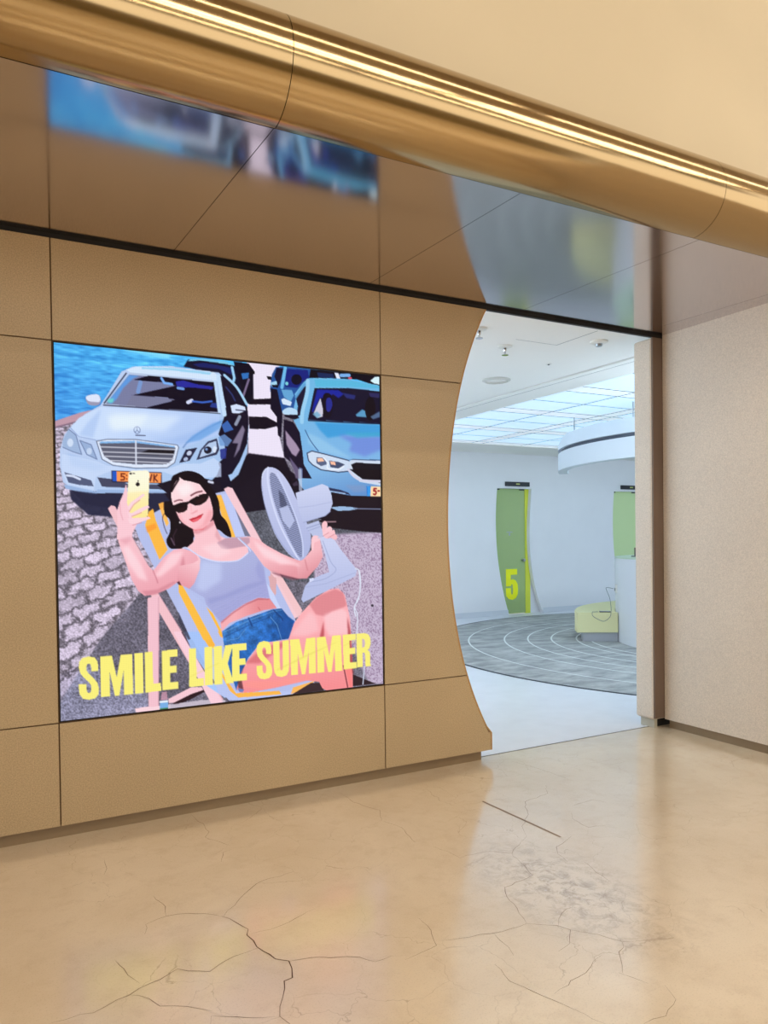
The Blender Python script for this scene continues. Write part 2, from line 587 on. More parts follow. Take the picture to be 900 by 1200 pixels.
# ------------------------------------------------------------------ video screen
# advert artwork: painted back to front; artboard 0..1000 across and down
ART = [
    ('p', (128, 124, 140), [(-26.9, -20.2), (1047.7, -30.6), (1031, 1126.3), (-45.9, 1026.6)], {'t': 'asphalt'}),
    ('p', (88, 186, 240), [(-26.9, -20.2), (1047.7, -30.6), (1045.7, 108.7), (276.5, 161.1), (128, 166), (-2.2, 208.6), (-31.3, 222.5)], {'t': 'water', 'g': ((70, 150, 222), 172.3, -1.0, 117.1, 203.4)}),
    ('p', (150, 228, 250), [(186.2, -5), (311.5, -1.7), (311.3, 15.1), (186, 4)], {'f': 9, 'a': 0.7}),
    ('p', (40, 120, 195), [(6.5, 24.5), (94.2, 29.6), (311.2, 17), (311.1, 24.4), (94.1, 34.9), (6.4, 31.5)], {'f': 8, 'a': 0.6}),
    ('p', (186, 150, 165), [(-11.9, 213.3), (67, 180.6), (138.4, 160), (168.2, 232), (-12.5, 243.8)], {}),
    ('p', (120, 100, 120), [(-12.2, 226.5), (76.7, 197.6), (76.6, 203.8), (-12.3, 235.7)], {'a': 0.8}),
    ('p', (188, 176, 196), [(-12.3, 231.6), (86.7, 200), (197.2, 379.8), (314.1, 553), (235.4, 648.9), (106.7, 791.2), (65.1, 850.8), (-1.1, 901.6), (-24.3, 894.1)], {'t': 'cobble'}),
    ('p', (175, 165, 188), [(-0.7, 875.9), (65.1, 850.8), (14, 928.9), (-2.2, 958.1)], {'a': 0.8, 't': 'cobble'}),
    ('p', (112, 108, 124), [(122.5, 771.2), (251.9, 638.7), (499.6, 602), (492.8, 1014.2), (155.2, 975.9), (34.2, 905.1)], {'f': 8, 't': 'asphalt2'}),
    ('p', (150, 150, 178), [(-2.1, 952.9), (65.1, 850.8), (209.6, 895.7), (240.3, 996.4), (-3.1, 1009.5)], {'f': 10, 'a': 0.8, 't': 'asphalt2'}),
    ('p', (24, 14, 32), [(33.7, 383.2), (272.5, 394.6), (408.4, 369.9), (541, 303.8), (628.8, 289), (705.7, 333.7), (1012.6, 337.8), (1010.2, 504.5), (838.3, 494.9), (677.7, 452.8), (532.4, 453.3), (466.5, 419.6), (304.9, 437.8), (143.9, 435.9), (72.7, 424)], {'f': 3}),
    ('p', (98, 100, 112), [(532.6, 444.2), (626.5, 431.9), (783.8, 464.5), (1010.3, 499.5), (1009.3, 565.2), (753.9, 657.1), (572.6, 650.5), (525, 533.7)], {'t': 'asphalt2'}),
    ('p', (186, 172, 194), [(756.1, 512.6), (1010.2, 504.5), (1010.3, 1002.8), (944.4, 989.9), (820.8, 732.9), (753.9, 657.1)], {'f': 6, 't': 'speck'}),
    ('p', (228, 220, 238), [(541.2, -5.1), (646.9, -0.6), (640.4, 203.7), (658.9, 279.8), (543, 272.5)], {}),
    ('p', (20, 10, 28), [(548.8, 109.9), (616, 101.9), (628.7, 119.4), (545.4, 125.4)], {}),
    ('p', (20, 10, 28), [(544.8, 160.7), (602.1, 158.2), (640.8, 174.9), (640.7, 182.7), (596.4, 195.4), (547.3, 197)], {}),
    ('p', (22, 12, 30), [(543, 269), (658.9, 278.6), (697.6, 358.5), (637.1, 408), (599.7, 313.1), (491.3, 386.5), (467.5, 340.6)], {'f': 2}),
    ('p', (20, 16, 44), [(349.8, 32.2), (363.4, 10.7), (399.2, 4.9), (472.4, 7.3), (502.7, 13.2), (518.8, 36.1), (547.1, 55.9), (546, 123.2), (517.4, 125.2), (453.2, 46.5), (363, 33.9)], {}),
    ('p', (120, 190, 220), [(361.1, 15.2), (372.3, 8.1), (408.3, 3.6), (477.1, 5.6), (505.9, 14.3), (500.3, 15.7), (472.3, 12.2), (399.2, 9.7), (367.8, 15.4)], {}),
    ('p', (30, 40, 110), [(376.5, 23.2), (408.1, 15.8), (462.9, 19.2), (495.5, 22.8), (495.1, 42.7), (453.5, 28.9), (398.8, 29.7)], {'a': 0.8}),
    ('l', (150, 200, 235), [(495.5, 20.6), (502, 51), (499.5, 60)], {}, 10),
    ('p', (12, 8, 30), [(500.5, 2.4), (547.9, 4.4), (566.8, 27.3), (561.8, 36.7), (561.6, 113.1), (536.4, 123.9), (518.4, 62.9), (509.3, 37)], {}),
    ('p', (50, 110, 180), [(523.6, 35.7), (547.5, 31.3), (547.2, 47), (528, 53.1)], {}),
    ('l', (170, 150, 185), [(547.2, 51.5), (537.1, 79.1), (527.2, 106.7)], {'a': 0.7}, 8),
    ('p', (18, 12, 24), [(547.6, 26.8), (565.8, 26.5), (566.7, 33.6), (550.3, 36)], {}),
    ('p', (182, 200, 232), [(176.4, 62), (208.4, 45.3), (311.8, 34.3), (454.9, 39.8), (472.5, 57.4), (507.7, 105.5), (540.1, 131.7), (545.3, 188.7), (537.9, 269.5), (510, 333.4), (467.3, 368.6), (431.6, 384), (272.6, 391.3), (144.6, 393.6), (43.5, 385.1), (19.2, 368.1), (11.3, 322.3), (13, 281.3), (24.4, 241.8), (46.6, 212.8), (76.9, 185.1), (117.9, 158.3), (133.7, 134.1)], {'g': ((160, 190, 228), 169.3, 168.4, 420.0, 375.3)}),
    ('p', (205, 222, 245), [(189.2, 55.7), (217.8, 44.2), (305.5, 38), (439, 39.6), (461.7, 55.1), (450, 64.3), (348.7, 62.3), (199.4, 62.5)], {}),
    ('p', (140, 200, 230), [(230.9, 45), (316.3, 39.1), (433.2, 41.2), (427.4, 48.3), (316.2, 46.5), (230.8, 50.3)], {'a': 0.8}),
    ('p', (178, 194, 220), [(199.4, 62.5), (444.3, 64.8), (457.2, 157.1), (239.5, 155.8), (126.6, 156)], {}),
    ('p', (120, 124, 158), [(196.7, 69), (439.6, 69), (452, 154.7), (239.5, 154.2), (132.7, 153.5)], {}),
    ('p', (96, 150, 215), [(136.8, 148.1), (196.7, 69), (225.2, 69.6), (209.5, 77.2), (180.7, 105.6), (162.2, 138), (146.8, 152.5)], {'f': 2}),
    ('p', (110, 205, 200), [(136.9, 140.9), (154.7, 136), (151.9, 148), (139.3, 150)], {'f': 2, 'a': 0.9}),
    ('p', (16, 8, 30), [(209.4, 81.4), (251.5, 66.2), (439.6, 69), (454.3, 154.5), (239.4, 156.3), (314.7, 132.9), (304, 123.1), (271.8, 123.4), (203.5, 124.5), (326.3, 88.3), (293.9, 81.4), (251.2, 83)], {}),
    ('p', (120, 122, 150), [(203.5, 125.5), (271.8, 124.5), (325.7, 126.8), (298.4, 136.3), (239.5, 155.3), (187.5, 154.2)], {'a': 0.9}),
    ('l', (120, 160, 220), [(227.5, 87.1), (220.3, 113.8)], {'a': 0.7}, 14),
    ('l', (120, 170, 235), [(286.1, 70.5), (293.9, 83), (315.5, 84.9)], {}, 9),
    ('p', (42, 44, 150), [(326.5, 76.5), (348.6, 71.4), (387.3, 78.9), (438.3, 81.7), (432.4, 90.4), (381.6, 89.1), (348.2, 90.8), (329.1, 89.1)], {}),
    ('l', (110, 150, 215), [(332.8, 94.2), (348.2, 95.1)], {}, 10),
    ('l', (205, 210, 235), [(361.3, 132.7), (372.6, 126.5)], {}, 13),
    ('l', (60, 100, 190), [(375.3, 128.5), (403.4, 129.7), (431.8, 124.3)], {}, 7),
    ('p', (45, 70, 160), [(431.8, 128.7), (451.9, 128.3), (453.3, 143.6), (425.9, 141.1)], {'a': 0.8}),
    ('l', (190, 214, 240), [(443.1, 66.5), (454.3, 154.5)], {}, 11),
    ('l', (24, 16, 40), [(126.6, 157), (239.4, 156.8), (457.1, 158.2)], {}, 3),
    ('l', (24, 20, 44), [(189, 65.5), (128.7, 151.8)], {}, 4),
    ('p', (150, 150, 175), [(82.5, 136.4), (109.7, 129.2), (119.5, 138.7), (115.7, 155.8), (99.2, 160.5), (84.6, 155)], {'s': 1}),
    ('p', (214, 222, 242), [(82.5, 136.4), (109.7, 129.2), (118, 138.8), (114.3, 149.7), (87.1, 148.7)], {'s': 1}),
    ('p', (196, 214, 242), [(119, 162.7), (239.4, 159.5), (454.2, 161.1), (450.3, 220.6), (345.4, 260.6), (269.6, 248.7), (211.7, 246.9), (105.1, 250.7), (61, 247.9), (41.1, 222.3), (61.9, 195.9)], {'g': ((176, 198, 236), 136.3, 175.8, 318.0, 259.7)}),
    ('p', (214, 228, 248), [(151.5, 174.8), (346.9, 172.4), (291.6, 218.5), (135.6, 216.8)], {'f': 18, 'a': 0.7}),
    ('p', (168, 192, 232), [(61.1, 241.3), (86.1, 204.5), (121.5, 166.6), (110.9, 203), (97.7, 247)], {'f': 6, 'a': 0.7}),
    ('l', (110, 140, 190), [(456.8, 181.8), (402, 212.3), (362.3, 241.5), (345.4, 261.1)], {'s': 1, 'a': 0.8, 'f': 1}, 6),
    ('l', (130, 150, 195), [(39.7, 222.4), (61, 245.4), (105, 252.2)], {'a': 0.7}, 3),
    ('l', (96, 110, 150), [(207, 219), (211.3, 211.4), (218.6, 210), (223.7, 215.9), (222.5, 224.4), (215.2, 229), (209, 225.1), (207, 219)], {'s': 1}, 2.2),
    ('l', (96, 110, 150), [(216, 211.2), (215.8, 220), (209.5, 226.1)], {}, 2),
    ('l', (96, 110, 150), [(215.8, 220), (222.5, 225.4)], {}, 2),
    ('l', (50, 50, 80), [(212, 233.8), (238.1, 233)], {}, 3),
    ('p', (214, 224, 244), [(106.5, 255.2), (135, 249.2), (211.8, 245.3), (329, 254.9), (332.1, 262.3), (319.9, 305.1), (297.9, 320.2), (210.4, 323.1), (149, 317.4), (120.1, 302.1)], {}),
    ('l', (70, 76, 100), [(106.5, 255.2), (135, 248.7), (211.8, 245.3), (329, 254.9), (332.1, 262.3), (319.9, 305.1), (297.9, 320.2), (210.4, 324.2), (148.9, 318.5), (120.1, 303.1), (106.5, 255.2)], {}, 2.4),
    ('p', (92, 94, 112), [(113.8, 261), (211.6, 254.2), (323.4, 262.7), (313.5, 297.3), (295.4, 310.7), (210.6, 313.7), (150.1, 309.7), (126.2, 295.2)], {}),
    ('p', (30, 26, 34), [(217.3, 285.3), (248, 270.8), (320.5, 270.3), (317.6, 284.3), (247.8, 285.1)], {'f': 2}),
    ('p', (120, 170, 220), [(114.9, 255.8), (211.7, 249), (320.7, 258.5), (320.6, 262.8), (211.6, 254.7), (115.8, 260.9)], {'a': 0.9}),
    ('l', (190, 192, 206), [(117.6, 270), (211.4, 268.8), (321.1, 268.1)], {}, 4),
    ('l', (190, 192, 206), [(120.4, 283.2), (211.1, 282.4), (318.7, 282.1)], {}, 4),
    ('l', (190, 192, 206), [(126.2, 294.7), (210.9, 294.4), (316.3, 294.5)], {}, 4),
    ('l', (190, 192, 206), [(143.1, 305.8), (210.7, 306.4), (307.4, 307.1)], {}, 4),
    ('l', (214, 220, 236), [(211.7, 250), (211.5, 318.9)], {}, 5),
    ('p', (156, 178, 212), [(35.3, 226.6), (53.8, 241.7), (67.5, 292.5), (45.7, 286.4), (20, 275.5), (19.4, 258.5)], {}),
    ('l', (100, 116, 156), [(35.3, 226.6), (53.8, 241.7), (67.5, 292.5), (45.7, 286.4), (20, 275.5)], {}, 2.5),
    ('p', (200, 214, 236), [(46.7, 262.2), (46.4, 265.1), (45.6, 267.8), (44.3, 270.1), (42.6, 272), (40.7, 273.2), (38.8, 273.6), (36.8, 273.3), (34.9, 272.3), (33.4, 270.6), (32.2, 268.4), (31.5, 265.8), (31.3, 262.9), (31.6, 260.1), (32.4, 257.4), (33.7, 255), (35.3, 253.2), (37.2, 252), (39.1, 251.5), (41.1, 251.8), (43, 252.8), (44.5, 254.4), (45.7, 256.7), (46.5, 259.3)], {}),
    ('p', (150, 172, 208), [(63.3, 255.3), (92.5, 265), (107.1, 304.1), (80.7, 292)], {}),
    ('l', (100, 116, 156), [(63.3, 255.3), (92.5, 265), (107.1, 304.1), (80.7, 292), (63.3, 255.3)], {}, 2.5),
    ('p', (190, 206, 232), [(94.1, 282.8), (93.8, 285.2), (93.1, 287.4), (92, 289.3), (90.5, 290.8), (88.8, 291.8), (87, 292.2), (85.3, 292), (83.6, 291.1), (82.2, 289.7), (81.2, 287.9), (80.5, 285.7), (80.3, 283.3), (80.6, 281), (81.3, 278.7), (82.5, 276.8), (83.9, 275.3), (85.6, 274.3), (87.4, 273.9), (89.1, 274.1), (90.8, 275), (92.2, 276.4), (93.3, 278.2), (93.9, 280.4)], {}),
    ('p', (40, 40, 66), [(352.4, 267.1), (386.9, 259.5), (363, 298.1), (332.8, 305.7)], {}),
    ('p', (190, 200, 225), [(368.7, 271.3), (369.5, 272.6), (369.8, 274.2), (369.7, 276), (369, 277.8), (367.9, 279.5), (366.4, 281), (364.7, 282.2), (362.8, 283), (360.9, 283.4), (359.1, 283.3), (357.5, 282.8), (356.3, 281.8), (355.5, 280.5), (355.2, 278.9), (355.3, 277.1), (356, 275.3), (357.1, 273.6), (358.6, 272.1), (360.3, 270.9), (362.2, 270), (364.1, 269.7), (365.9, 269.8), (367.5, 270.3)], {}),
    ('p', (170, 184, 215), [(358.2, 290.5), (358.6, 291.8), (358.6, 293.2), (358.2, 294.7), (357.3, 296.2), (356.1, 297.5), (354.6, 298.6), (352.9, 299.4), (351.1, 299.8), (349.4, 299.9), (347.9, 299.6), (346.7, 298.9), (345.8, 297.9), (345.4, 296.6), (345.3, 295.2), (345.8, 293.7), (346.7, 292.3), (347.9, 290.9), (349.4, 289.8), (351.1, 289), (352.8, 288.6), (354.6, 288.5), (356.1, 288.8), (357.3, 289.5)], {}),
    ('p', (50, 52, 80), [(394.9, 266.5), (417.9, 240.6), (445.6, 230.4), (452.4, 261.8), (444.8, 277.5), (383.2, 295.2)], {}),
    ('p', (176, 196, 226), [(400.3, 266.7), (420.1, 245.7), (443.1, 238), (446, 259.9), (438, 272.1), (392.3, 288.3)], {}),
    ('p', (28, 26, 44), [(429.4, 265), (428.9, 267.7), (427.7, 270.3), (425.8, 272.6), (423.3, 274.3), (420.4, 275.5), (417.4, 276), (414.3, 275.8), (411.5, 274.8), (409, 273.3), (407.2, 271.2), (406.1, 268.7), (405.7, 266), (406.2, 263.3), (407.4, 260.7), (409.3, 258.4), (411.8, 256.7), (414.6, 255.5), (417.7, 255), (420.8, 255.2), (423.6, 256.1), (426, 257.7), (427.9, 259.8), (429, 262.3)], {}),
    ('p', (120, 150, 200), [(418, 263.3), (417.9, 264.3), (417.4, 265.3), (416.8, 266.1), (415.9, 266.8), (414.9, 267.2), (413.9, 267.4), (412.8, 267.3), (411.8, 267), (411, 266.4), (410.3, 265.6), (410, 264.7), (409.8, 263.7), (410, 262.6), (410.4, 261.7), (411.1, 260.8), (411.9, 260.2), (412.9, 259.7), (414, 259.5), (415, 259.6), (416, 260), (416.9, 260.5), (417.5, 261.3), (417.9, 262.3)], {}),
    ('p', (210, 222, 240), [(443.7, 262.2), (443.4, 264.7), (442.9, 267), (441.9, 269.1), (440.8, 270.7), (439.4, 271.7), (438, 272.1), (436.6, 271.8), (435.3, 270.9), (434.1, 269.4), (433.3, 267.4), (432.8, 265.1), (432.6, 262.6), (432.9, 260.1), (433.5, 257.8), (434.4, 255.7), (435.5, 254.1), (436.9, 253.1), (438.3, 252.7), (439.7, 253), (441, 253.9), (442.2, 255.4), (443, 257.4), (443.5, 259.7)], {}),
    ('p', (120, 160, 215), [(31.2, 293), (108.9, 315.3), (133.7, 322.1), (103.6, 335.9), (40.3, 322.7)], {'f': 10, 'a': 0.5}),
    ('p', (228, 238, 252), [(136.1, 186.1), (249.7, 173.5), (222.8, 211.8), (150.6, 226.3)], {'f': 16, 'a': 0.6}),
    ('p', (150, 178, 226), [(248.5, 241.9), (345.5, 253.1), (436.1, 210.4), (448.3, 171.4), (379.5, 213.6), (312.9, 238.6)], {'f': 14, 'a': 0.55}),
    ('p', (90, 150, 215), [(350.5, 249.1), (373.1, 226.4), (432.5, 188.2), (469.6, 172.8), (450.6, 204.7), (395.3, 238.2)], {'f': 5, 'a': 0.6}),
    ('p', (22, 14, 38), [(455.5, 47.1), (471.6, 51.4), (508.6, 81.5), (541.1, 132.5), (545.1, 177), (539.3, 240), (514.6, 294.7), (490.4, 331.1), (466.9, 340.6), (443.8, 336.8), (453.4, 314.5), (449, 301.5), (472.6, 278.5), (468.5, 243.4), (450.4, 217.9), (469.8, 163.9), (474.9, 137.1), (462, 76.5)], {}),
    ('p', (60, 100, 170), [(460.1, 191), (478.9, 176.6), (497.2, 202.1), (469, 212.5)], {}),
    ('p', (110, 150, 205), [(450.2, 226.7), (468.9, 216.9), (492, 233.4), (477.7, 251.8), (454.5, 250.7)], {'a': 0.8}),
    ('p', (40, 50, 130), [(454.3, 261.7), (475.3, 256.3), (472.4, 287.4), (456.1, 290.2)], {'a': 0.9}),
    ('p', (170, 160, 185), [(491.9, 242.3), (525.8, 187.1), (532.8, 200.1), (515.2, 259), (495.8, 286.5), (510.7, 241.4)], {'f': 2, 'a': 0.7}),
    ('l', (190, 215, 240), [(453.1, 50.9), (469.9, 159.5)], {}, 16),
    ('l', (160, 200, 230), [(471.7, 45.7), (508.7, 77), (538.8, 123.7)], {'s': 1}, 10),
    ('p', (205, 218, 242), [(489, 132.6), (507.9, 126.8), (533.9, 133), (536.1, 144), (512.1, 155), (493.3, 153.5)], {}),
    ('l', (30, 20, 40), [(490.9, 158.1), (531.1, 156.4)], {}, 9),
    ('l', (40, 40, 70), [(505.2, 143.9), (533.7, 144.6)], {}, 4),
    ('l', (190, 205, 225), [(516.7, 163.1), (504.5, 186.1)], {'a': 0.7}, 12),
    ('l', (60, 80, 150), [(475.8, 79.7), (494.2, 100.3), (503.3, 117.4)], {'a': 0.6}, 6),
    ('p', (22, 14, 36), [(443.8, 336.8), (476.4, 331.5), (489.9, 362.1), (466, 393.6), (429.1, 394.2), (429.8, 350.4)], {}),
    ('p', (196, 212, 240), [(17.8, 293.5), (69.7, 301.5), (109, 310.2), (133.8, 319.5), (210.3, 328.4), (300.6, 322.3), (344.6, 306.9), (394.8, 305.1), (434.9, 287.2), (457.6, 302.8), (457, 341.4), (377.2, 349), (311.2, 340.1), (289.6, 332.7), (148.7, 331.9), (103.3, 351.2), (97.7, 387), (29.8, 373.2), (16.1, 338.6)], {'a': 0.75}),
    ('p', (84, 92, 122), [(22.7, 340.9), (90.8, 360.7), (96.9, 376.8), (58.7, 373.6), (32.7, 368.2)], {}),
    ('l', (205, 215, 238), [(29.2, 349.2), (44.6, 350.8), (61.4, 358.4)], {}, 8),
    ('p', (70, 72, 96), [(107.2, 352.1), (148.3, 356.1), (194.1, 369.5), (310.7, 366.8), (310.4, 382.8), (235.6, 380.1), (118.7, 377.3)], {}),
    ('p', (150, 176, 216), [(21.1, 373.4), (102.6, 391), (107.7, 384.7), (288.7, 386.4), (288.6, 391.8), (107.5, 395), (92.5, 400.3), (24.8, 384.4)], {}),
    ('p', (26, 16, 34), [(267.6, 367.8), (321.9, 350.5), (388.5, 343.3), (456.7, 357.9), (456.1, 396.5), (310.2, 398.9), (288.7, 385.9)], {}),
    ('l', (200, 205, 225), [(419.4, 356.1), (430.8, 358.6)], {}, 9),
    ('p', (38, 40, 66), [(34.3, 388.2), (112.4, 396.9), (288.6, 391.8), (309.8, 420.2), (244.6, 468.4), (81.7, 453.3), (38.7, 413.3)], {'f': 3, 'a': 0.95}),
    ('p', (36, 34, 60), [(145.1, 332.5), (282.6, 333.5), (282.1, 365.3), (144.6, 364.4)], {}),
    ('p', (250, 150, 84), [(158.8, 334.7), (281, 335.6), (279.5, 362.7), (158.3, 362)], {}),
    ('p', (40, 90, 190), [(147.1, 334), (158.8, 334.7), (158.3, 362), (146.7, 361.8)], {}),
    ('l', (120, 50, 30), [(180.1, 340.7), (170.9, 340.5), (170.3, 348.3), (175.9, 347.6), (179.4, 351.1), (177.8, 356.9), (169.6, 357.6)], {}, 5),
    ('l', (120, 50, 30), [(185.2, 344.7), (185.2, 345.3)], {}, 5),
    ('l', (120, 50, 30), [(185, 354.1), (185, 354.6)], {}, 5),
    ('l', (110, 50, 40), [(244.7, 340.9), (249.7, 358.7), (254.2, 340.7)], {}, 5),
    ('l', (110, 50, 40), [(260.6, 340.5), (259.7, 359.5)], {}, 5),
    ('l', (110, 50, 40), [(269.1, 340.8), (261.5, 350), (269.9, 359.3)], {}, 5),
    ('p', (40, 84, 150), [(621.8, 29.1), (635.1, 6.4), (665.8, 1.8), (820.1, 2.9), (848.1, 21.1), (750.5, 29.7), (727.6, 43.9), (700, 82.6), (699.1, 143.3), (650.4, 142.5), (620.5, 108.7), (614.6, 73.4)], {}),
    ('p', (20, 16, 50), [(629.4, 36.3), (637.3, 8.5), (660.5, 7.6), (647.4, 54.7), (638.4, 71.4), (634.5, 43.9)], {}),
    ('p', (26, 36, 120), [(667.9, 8.9), (741.7, 6), (745.9, 30.1), (723.1, 44.3), (704.8, 64), (664.8, 63.3)], {}),
    ('p', (14, 10, 34), [(720.9, 36.3), (720.2, 40.6), (718.4, 44.7), (715.5, 48.3), (711.7, 51.2), (707.4, 53.1), (702.7, 54.1), (698.1, 53.9), (693.8, 52.7), (690.1, 50.4), (687.4, 47.3), (685.7, 43.6), (685.1, 39.5), (685.8, 35.2), (687.6, 31.2), (690.5, 27.6), (694.2, 24.7), (698.5, 22.7), (703.2, 21.7), (707.9, 21.9), (712.1, 23.1), (715.8, 25.3), (718.6, 28.4), (720.4, 32.2)], {}),
    ('p', (120, 200, 210), [(675.6, 52.3), (675.4, 53.8), (674.9, 55.2), (674, 56.5), (672.9, 57.4), (671.6, 58.1), (670.2, 58.4), (668.8, 58.3), (667.6, 57.9), (666.5, 57.1), (665.7, 56), (665.2, 54.7), (665, 53.2), (665.2, 51.8), (665.8, 50.4), (666.6, 49.1), (667.7, 48.2), (669, 47.5), (670.4, 47.2), (671.8, 47.2), (673, 47.7), (674.1, 48.5), (674.9, 49.6), (675.5, 50.9)], {}),
    ('l', (110, 180, 225), [(665.8, 5.9), (653.8, 66.2)], {}, 13),
    ('p', (100, 160, 205), [(651.5, 72.4), (686.8, 71.5), (693.3, 87.2), (681.8, 108.2), (660, 93.7)], {}),
    ('p', (205, 222, 240), [(651.1, 102.4), (659.9, 97.8), (686.3, 107.9), (681.6, 120.3), (655.2, 116.1)], {}),
    ('p', (14, 10, 22), [(604.4, 36.6), (619.5, 36.4), (620.6, 47.1), (608.5, 46.1)], {}),
    ('p', (160, 205, 230), [(614.9, 55.5), (636.6, 47.7), (638.6, 59.5), (621.2, 66.9)], {}),
    ('p', (16, 10, 30), [(620.4, 61), (643, 59.1), (640.7, 68.1), (623.3, 67.9)], {}),
    ('p', (20, 12, 36), [(616.8, 71.2), (638.4, 73.4), (646.5, 110.8), (654.7, 146.2), (649.2, 218.7), (638.4, 211.2), (634.9, 155.5), (615.8, 132.9)], {}),
    ('p', (18, 10, 26), [(750.9, 1.9), (1004.5, -2), (999, 35.7), (915.3, 19.4), (819.8, 23.6), (791.9, 26.1), (745.9, 29.3)], {}),
    ('p', (220, 225, 245), [(834.2, 4.9), (848.4, 5.3), (855.2, 22.6), (841, 21.7)], {}),
    ('l', (120, 170, 225), [(857.7, 11.9), (886.5, 8.5)], {}, 14),
    ('l', (200, 80, 100), [(886.3, 17.8), (893.5, 17.1)], {}, 9),
    ('p', (210, 235, 250), [(964.3, 19.4), (981.9, 5.1), (1004.5, 3.1), (1004.1, 28.8), (979.1, 26.7)], {}),
    ('p', (30, 50, 100), [(773.6, 10.5), (829.4, 9.5), (833.9, 22.4), (778, 25.2)], {'a': 0.8}),
    ('p', (112, 178, 220), [(695.6, 82.9), (727.6, 43.9), (741.3, 31.3), (773.4, 26.9), (886.2, 22), (999, 31.4), (1013.9, 45.2), (1009.7, 331.4), (750.2, 338.3), (723.6, 296.2), (715.2, 255.9), (711.6, 199.2), (685.6, 152.3), (699.8, 94.7)], {'g': ((128, 176, 222), 819.5, 44.3, 843.7, 312.9)}),
    ('p', (128, 176, 220), [(680.3, 287.1), (1001.3, 300.3), (1011.2, 432.5), (811.7, 425.5), (744.6, 392.5), (711.8, 363.3)], {'g': ((96, 140, 196), 813.6, 306.4, 839.5, 415.5)}),
    ('p', (90, 178, 214), [(764.1, 32.6), (886.2, 24.5), (999, 33.6), (998.9, 41.3), (885.9, 45), (768.4, 54.7)], {'f': 2}),
    ('p', (24, 18, 44), [(763.7, 59.2), (885.8, 49.2), (1003.8, 50.3), (1002.3, 153.3), (884.2, 155.4), (739.4, 157.8)], {}),
    ('p', (30, 40, 150), [(772.8, 62.6), (847.5, 58.6), (866.4, 69.6), (847.2, 83.6), (828.5, 72.6), (809.5, 86.4), (781.6, 88.5), (758, 135.3), (753.4, 131.5)], {'f': 3}),
    ('p', (200, 198, 215), [(760.2, 135.2), (784, 88.4), (792.7, 124.8), (790, 145.5), (771.5, 150.8)], {}),
    ('p', (120, 170, 200), [(755.6, 139.6), (771.8, 130.3), (785.4, 141.7), (771.5, 151.7)], {'f': 2, 'a': 0.9}),
    ('p', (22, 12, 30), [(793.4, 79.4), (819.1, 73.3), (827.9, 109.9), (818, 143.7), (794.7, 141.1)], {'s': 1}),
    ('p', (44, 50, 150), [(804.8, 90.9), (818.9, 85.7), (825.6, 105.9), (815.9, 127.3), (804.3, 124)], {'s': 1, 'a': 0.9}),
    ('p', (90, 150, 190), [(908.7, 131.6), (933.4, 113), (962.7, 125.9), (957.6, 136.9), (913.5, 137.6)], {'f': 2}),
    ('p', (50, 60, 140), [(861.7, 65.8), (909.7, 70.4), (904.6, 83.4), (875.8, 81.4)], {'f': 3, 'a': 0.7}),
    ('p', (20, 10, 22), [(982.9, 107.5), (982.1, 117.5), (979.9, 126.9), (976.7, 135.1), (972.4, 141.4), (967.6, 145.6), (962.4, 147.2), (957.3, 146.2), (952.6, 142.7), (948.6, 136.9), (945.6, 129.2), (943.8, 120.1), (943.2, 110.2), (944.1, 100.3), (946.2, 90.9), (949.4, 82.8), (953.6, 76.4), (958.4, 72.2), (963.6, 70.5), (968.7, 71.5), (973.4, 74.9), (977.5, 80.7), (980.5, 88.4), (982.4, 97.6)], {}),
    ('p', (120, 160, 200), [(962.6, 134.4), (997.8, 115), (1002.6, 131.9), (972.4, 142.3)], {'f': 3, 'a': 0.6}),
    ('p', (60, 60, 120), [(958.8, 58.1), (1003.7, 56.7), (1003.5, 71.8), (963.6, 70.5)], {'a': 0.6}),
    ('p', (30, 24, 50), [(699.8, 94.7), (727.3, 60.2), (738.8, 51.1), (738.4, 75.5), (721.8, 125.6), (712.5, 146.5), (701.2, 151.2), (706.2, 118.5)], {}),
    ('p', (90, 150, 200), [(695.4, 91), (727.5, 48), (736.6, 47.2), (699.8, 98.8)], {'a': 0.8}),
    ('l', (150, 200, 232), [(741.2, 38.6), (738.4, 75.5), (721.7, 133.7), (718.9, 166.4)], {'s': 1}, 16),
    ('p', (180, 210, 235), [(654.9, 136.2), (677.1, 124.6), (701.5, 131), (703.5, 145), (681.2, 148.5), (659.1, 145.9)], {'s': 1}),
    ('p', (24, 14, 36), [(659.1, 147.9), (703.5, 145), (710.1, 154.7), (694.3, 160.6), (663.4, 153.7)], {}),
    ('p', (26, 16, 40), [(658.9, 162), (689.8, 168.1), (711.6, 199.2), (719.8, 255.7), (723.6, 296.2), (750.2, 338.3), (700.5, 339.6), (679, 289.7), (657.1, 274.5), (655.8, 218.3)], {}),
    ('p', (184, 164, 190), [(662.8, 193.9), (697.7, 232.4), (710.8, 252), (697, 272.9), (683.8, 265.3), (666.5, 237.9)], {'f': 2, 'a': 0.85}),
    ('p', (150, 140, 175), [(674.8, 273.8), (705.4, 309), (709.4, 339.4), (696, 339.7)], {'f': 2, 'a': 0.6}),
    ('p', (120, 140, 190), [(707.7, 304.9), (718.9, 308.6), (718.5, 339.1), (709.4, 339.4)], {'a': 0.7}),
    ('p', (60, 150, 210), [(762.1, 163.7), (884.2, 161.3), (1002.2, 157.6), (1001.6, 196.3), (883.6, 196.1), (807.6, 210.5), (780.1, 187.3)], {'f': 8, 'a': 0.85}),
    ('p', (110, 130, 210), [(845.4, 200.3), (1001.6, 196.3), (1001, 239.2), (941, 263.1), (882.8, 248.6), (892.9, 223)], {'f': 12, 'a': 0.75}),
    ('p', (70, 165, 200), [(864.6, 190.9), (1001.8, 183.4), (1001.7, 194.1), (912.5, 205.2)], {'f': 6, 'a': 0.7}),
